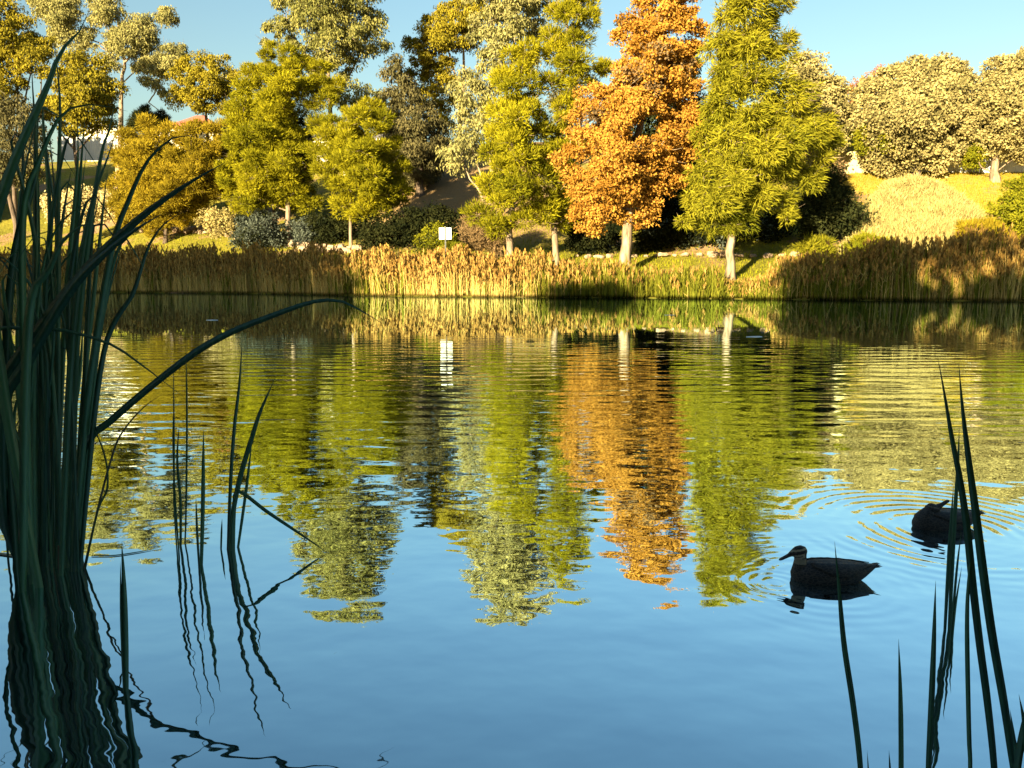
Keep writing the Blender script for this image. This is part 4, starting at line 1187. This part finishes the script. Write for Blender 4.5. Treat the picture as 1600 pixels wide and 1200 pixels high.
G_, Dr = 'blade', 'blade_dry'
YB = float(PW(70, 888)[1])
hero = [
    ([(60, 886), (20, 700), (-10, 500), (-15, 380), (10, 285), (42, 205), (72, 140), (94, 82), (122, 52), (137, 22)], 24, YB - .25, YB - .1, G_),
    ([(48, 886), (38, 560), (37, 333), (62, 250), (83, 200), (97, 178), (115, 167), (142, 163), (172, 167), (200, 174)], 17, YB - .2, YB - .15, G_),
    ([(88, 886), (90, 600), (90, 375), (92, 270), (94, 175), (91, 121), (85, 62)], 12, YB, YB, G_),
    ([(48, 886), (52, 600), (55, 330), (54, 196), (51, 137), (48, 77)], 11, YB + .1, YB, G_),
    ([(100, 886), (118, 560), (137, 375), (150, 292), (160, 233), (173, 195), (180, 152)], 15, YB, YB + .1, G_),
    ([(92, 886), (108, 600), (125, 416), (146, 308), (167, 250), (182, 203)], 14, YB - .1, YB, G_),
    ([(112, 886), (134, 650), (158, 479), (179, 371), (200, 315), (221, 267), (240, 240), (267, 217), (290, 212), (317, 216)], 15, YB, YB - .2, G_),
    ([(0, 800), (-8, 630), (75, 496), (125, 433), (167, 387), (233, 329), (300, 283), (352, 254)], 25, YB - .1, YB - .2, G_),
    ([(10, 820), (5, 640), (43, 565), (108, 456), (160, 400), (210, 360), (252, 335)], 24, YB - .1, YB - .25, G_),
    ([(30, 886), (40, 600), (50, 462), (75, 425), (96, 379), (125, 354), (148, 346)], 21, YB - .3, YB - .35, G_),
    ([(122, 886), (136, 768), (149, 638), (164, 543), (183, 496), (208, 458), (233, 383), (262, 345), (294, 329)], 13, YB, YB + .1, G_),
    ([(116, 886), (150, 560), (172, 430), (192, 375), (202, 380), (215, 402), (231, 426)], 12, YB + .1, YB, G_),
    ([(110, 886), (118, 780), (134, 694), (175, 656), (227, 611), (303, 552), (361, 519), (418, 496), (476, 475), (507, 469), (535, 471), (572, 490), (598, 506)], 17, YB - .05, YB + .35, G_),
    ([(-30, 700), (-20, 530), (10, 513), (60, 514), (104, 517), (173, 538), (225, 573), (294, 626)], 11, YB - .1, YB - .1, G_),
    ([(125, 878), (151, 803), (173, 720), (190, 677), (225, 636), (260, 612)], 5, YB, YB, Dr),
    ([(128, 886), (152, 800), (168, 760), (160, 700), (120, 620)], 6, YB, YB, G_),
    ([(84, 886), (100, 520), (118, 300), (122, 235), (120, 180)], 12, YB + .15, YB + .1, G_),
    ([(70, 886), (78, 500), (100, 330), (112, 262)], 13, YB + .1, YB + .2, G_),
    ([(25, 886), (10, 600), (22, 400), (50, 300), (75, 210), (98, 180)], 20, YB - .1, YB, G_),
    ([(104, 886), (140, 620), (165, 480), (186, 400), (196, 352)], 10, YB + .2, YB + .2, G_),
]
fill = []
for i in range(50):
    x0 = random.triangular(-15, 140, 70); y0 = 886 + random.uniform(-22, 12)
    Yr = float(PW(x0, y0)[1])
    top = random.uniform(250, 640) if random.random() < .62 else random.uniform(150, 330)
    dx = random.gauss((x0 - 62) * .35, 26)
    bend = random.gauss(0, 14)
    pp = [(x0, y0), (x0 + dx * .25 + bend * .5, y0 + (top - y0) * .4), (x0 + dx * .6 + bend, y0 + (top - y0) * .75), (x0 + dx, top)]
    if random.random() < .25:
        s_ = random.choice((-1, 1)); pp += [(x0 + dx + s_ * 25, top + 12), (x0 + dx + s_ * 55, top + 60)]
    if i % 6 == 0:      # leaves fallen across the clump
        s_ = random.choice((-1, 1)); x1 = x0 + s_ * random.uniform(70, 130); y1 = random.uniform(300, 620)
        if x1 > 190: x1 = 190 - random.uniform(0, 60)
        pp = [(x0, y0), (x0 + s_ * 8, y0 - 160), (x0 * .55 + x1 * .45 - s_ * 12, y1 + 90), (x1, y1), (x1 + s_ * 22, y1 + 18)]
    fill.append((pp, random.uniform(6, 13), Yr, Yr + random.uniform(-.25, .25), G_ if random.random() < .9 else Dr))
reed_plant('reed_clump', 'big dark clump of tall bulrush leaves at the left edge', hero + fill)
YQ = float(PW(280, 853)[1])
reed_plant('reed_plant', 'thin upright reeds standing in water just right of the big clump', [
    ([(276, 853), (272, 785), (272, 700), (271, 559)], 4, YQ, YQ, G_), ([(281, 853), (282, 785), (277, 720), (280, 660)], 6, YQ, YQ, G_),
    ([(288, 853), (291, 780), (292, 640), (290, 536)], 4, YQ + .05, YQ + .05, G_), ([(279, 853), (274, 785), (270, 690), (271, 640)], 4, YQ, YQ, G_)])
YR = float(PW(312, 883)[1])
reed_plant('reed_plant', 'pair of reed blades forming a narrow V between two thicker tufts', [([(313, 883), (317, 785), (318, 668)], 8, YR, YR, G_), ([(311, 883), (308, 830), (306, 774)], 5, YR, YR, G_)])
YS = float(PW(362, 858)[1])
reed_plant('reed_plant', 'tuft of three tall blades with one folded into the water', [
    ([(355, 858), (360, 760), (366, 670), (374, 600), (379, 526)], 8, YS, YS, G_), ([(360, 858), (364, 804), (376, 743), (392, 689), (406, 645), (430, 590)], 10, YS - .03, YS, G_),
    ([(369, 858), (384, 770), (391, 712), (394, 690)], 6, YS + .03, YS + .03, G_), ([(364, 858), (366, 800), (372, 768), (418, 800), (476, 839), (512, 864)], 8, YS, float(PW(512, 864)[1]), G_)])
reed_plant('reed_plant', 'single short reed tip poking up left of the folded-blade tuft', [([(344, 858), (346, 835), (347, 810)], 4, float(PW(344, 858)[1]), float(PW(344, 858)[1]), G_)])
YT = float(PW(195, 1080)[1])
reed_plant('reed_plant', 'lone dark reed rising in front of the big clump reflection', [([(196, 1080), (196, 980), (193, 900), (190, 846)], 12, YT, YT, G_), ([(193, 1080), (190, 980), (188, 877)], 6, YT, YT, G_)])
YV = float(PW(1485, 985)[1])
reed_plant('reed_plant', 'narrow reed bunch standing in water in front of the preening duck', [
    ([(1477, 985), (1481, 900), (1484, 843), (1490, 758)], 7, YV, YV, G_), ([(1484, 985), (1488, 880), (1492, 804), (1497, 720), (1499, 665)], 8, YV, YV, G_),
    ([(1489, 985), (1494, 940), (1503, 884)], 5, YV, YV, G_), ([(1487, 985), (1494, 900), (1502, 830)], 6, YV + .03, YV, G_)])
def low(pp, w_, Yr):
    """blade whose root stands below the picture's edge"""
    return (pp, w_, Yr, Yr, G_)
YU = 1.95
def rootpx(x):   # picture height of the water at YU
    d = C0 + 0
    import math as _m
    return 600 + FPX * _m.tan(_m.atan2(1.5, YU) - PITCH)
rp = rootpx(0)
reed_plant('reed_plant', 'tallest pair of crossing reed blades at the right edge', [
    low([(1562, rp), (1553, 1195), (1542, 1090), (1531, 1008), (1520, 914), (1511, 826), (1500, 749), (1487, 683), (1476, 617), (1465, 557)], 15, YU),
    low([(1600, rp), (1583, 1195), (1569, 1101), (1550, 991), (1536, 892), (1525, 804), (1514, 722), (1504, 639), (1498, 568)], 17, YU + .05),
    low([(1516, rp), (1516, 1200), (1514, 1145), (1511, 980), (1514, 900), (1521, 820)], 10, YU),
    low([(1590, rp), (1588, 1190), (1584, 1150), (1578, 1108)], 10, YU)])
reed_plant('reed_plant', 'reed blade leaning left below the swimming duck', [low([(1352, rp), (1344, 1195), (1333, 1101), (1319, 1008), (1311, 920), (1304, 846)], 12, YU), low([(1358, rp), (1357, 1220), (1355, 1172)], 5, YU)])
reed_plant('reed_plant', 'straight single reed blade at the bottom edge below the ducks', [low([(1409, rp), (1408, 1200), (1407, 1090), (1404, 998)], 12, YU), low([(1392, rp), (1391, 1220), (1389, 1172)], 6, YU)])
reed_plant('reed_plant', 'slender reed blade left of the tallest pair', [low([(1450, rp), (1451, 1200), (1458, 1035), (1462, 907)], 12, YU)])
reed_plant('reed_plant', 'thick reed leaves cut by the right edge of the picture', [low([(1580, rp), (1590, 1195), (1604, 1120), (1630, 1020)], 18, YU - .05), low([(1612, rp), (1606, 1200), (1600, 1130), (1592, 1085)], 13, YU - .1)])
# loose floating leaves
def floater(label, pp, w_, mt):
    pts = [PW(a, b_, .006) for a, b_ in pp]
    base = np.array(pts).mean(axis=0)
    v, f = blade_mesh(pts, w_, .1, R(70), 12)
    v[:, 2] = .004 + (v[:, 2] - .006) * .25
    o = link('floating_leaf', np_mesh('floating_leaf', v - base, f), None, [M[mt]], True); o.location = base
    tag(o, label, 'leaf')
floater('pale dry reed leaf floating at the foot of the big clump', [(-20, 862), (10, 866), (43, 871)], .03, Dr)
floater('thin dark reed leaf floating right of the big clump', [(143, 868), (180, 867), (215, 862), (247, 856)], .018, G_)
for i, (a, b_, lb) in enumerate(((1178, 526, 'tiny pale scrap floating on the calm water below the right reeds'), (332, 500, 'tiny pale scrap floating below the left reeds'), (1046, 462 + 30, 'tiny pale scrap floating below the green reeds'))):
    q = PW(a, b_, .004); s_ = .12
    bm = bmesh.new(); bmesh.ops.create_circle(bm, cap_ends=True, segments=7, radius=s_)
    for v_ in bm.verts: v_.co = Vector((v_.co.x * 1.6, v_.co.y * .8, random.uniform(0, .012)))
    bmesh.ops.solidify(bm, geom=list(bm.faces), thickness=.01)
    o = link('floating_scrap', bm_mesh('floating_scrap', bm), None, [M['white_metal']]); o.location = q; tag(o, lb, 'scrap')

# ------------------------------------------------------------------ near-bank trees behind the viewer, which shade the near water and far reeds
LIT = [(P(1475, 440, 41.2), 1.5), (P(1560, 415, 40.6), 1.45)]
SUND = np.array([math.sin(SUN_AZ) * math.cos(SUN_EL), math.cos(SUN_AZ) * math.cos(SUN_EL), -math.sin(SUN_EL)])
def near_tree(x, y, hgt, half, lb='tall dense tree on the near bank behind the viewer', gr='trees on the near bank behind the viewer'):
    zb = tz(x, y)
    root = empty('bank_tree', (x, y, zb))
    tag(root, lb, 'tree', gr)
    k = 150
    u = rng.uniform(0, 1, k)
    z = 0.3 + u * (hgt - zb - 1.0)
    rr_ = half * np.where(u < .75, 1.0, np.sqrt(np.clip(1 - ((u - .75) / .3) ** 2, 0.05, 1)))
    a = rng.uniform(0, 6.28, k); q = np.sqrt(rng.random(k))
    cent = np.stack([np.cos(a) * q * rr_, np.sin(a) * q * rr_ * .7, z], 1)
    wc = cent + np.array([x, y, zb])
    for q_, r_ in LIT:
        dd = wc - q_
        cent_ok = np.linalg.norm(dd - (dd @ SUND)[:, None] * SUND, axis=1) > r_
        cent, wc = cent[cent_ok], wc[cent_ok]
    v, f, t = leaves(cent, dict(rc=1.5, n=52, L=.78, W=.29, style='round', flat=.9))
    TRI[0] += len(f) * 2
    link('crown', np_mesh('crown', v, f, t), root, [M['gum_dark']])['kind'] = 'stuff'
    v, f = tubes([(catmull([(0, 0, -.3), (.1, 0, hgt * .4), (-.1, .1, hgt * .85)], 8), np.linspace(.4, .08, 8))])
    link('trunk', np_mesh('trunk', v, f), root, [M['bark_dark']], True)
# (x, top height, half width)
for x, hgt, hw_ in ((-92, 20.5, 5), (-85, 20.3, 5), (-78, 20.4, 5), (-71, 20.2, 5), (-64, 20.3, 5), (-57, 20.0, 4.8), (-50.5, 18.6, 4.4), (-28.5, 13.2, 3.4), (-13, 15.8, 3.2), (-7, 16.2, 4.5), (0, 16.5, 5), (7, 17, 5)):
    near_tree(x, -12.0 + random.uniform(-.8, .8), hgt, hw_)
near_tree(-70, 87, 22.5, 4.5, 'unseen dense gum added left of view to shade the hill fence', None)  # added out of view to cast shade on the left fence
near_tree(-63.5, 88.5, 21.5, 3.6, 'unseen bushy gum added left of view to shade the hill fence', None)  # second unseen shade caster added for the left fence and lawn
print('TRI total', TRI[0])
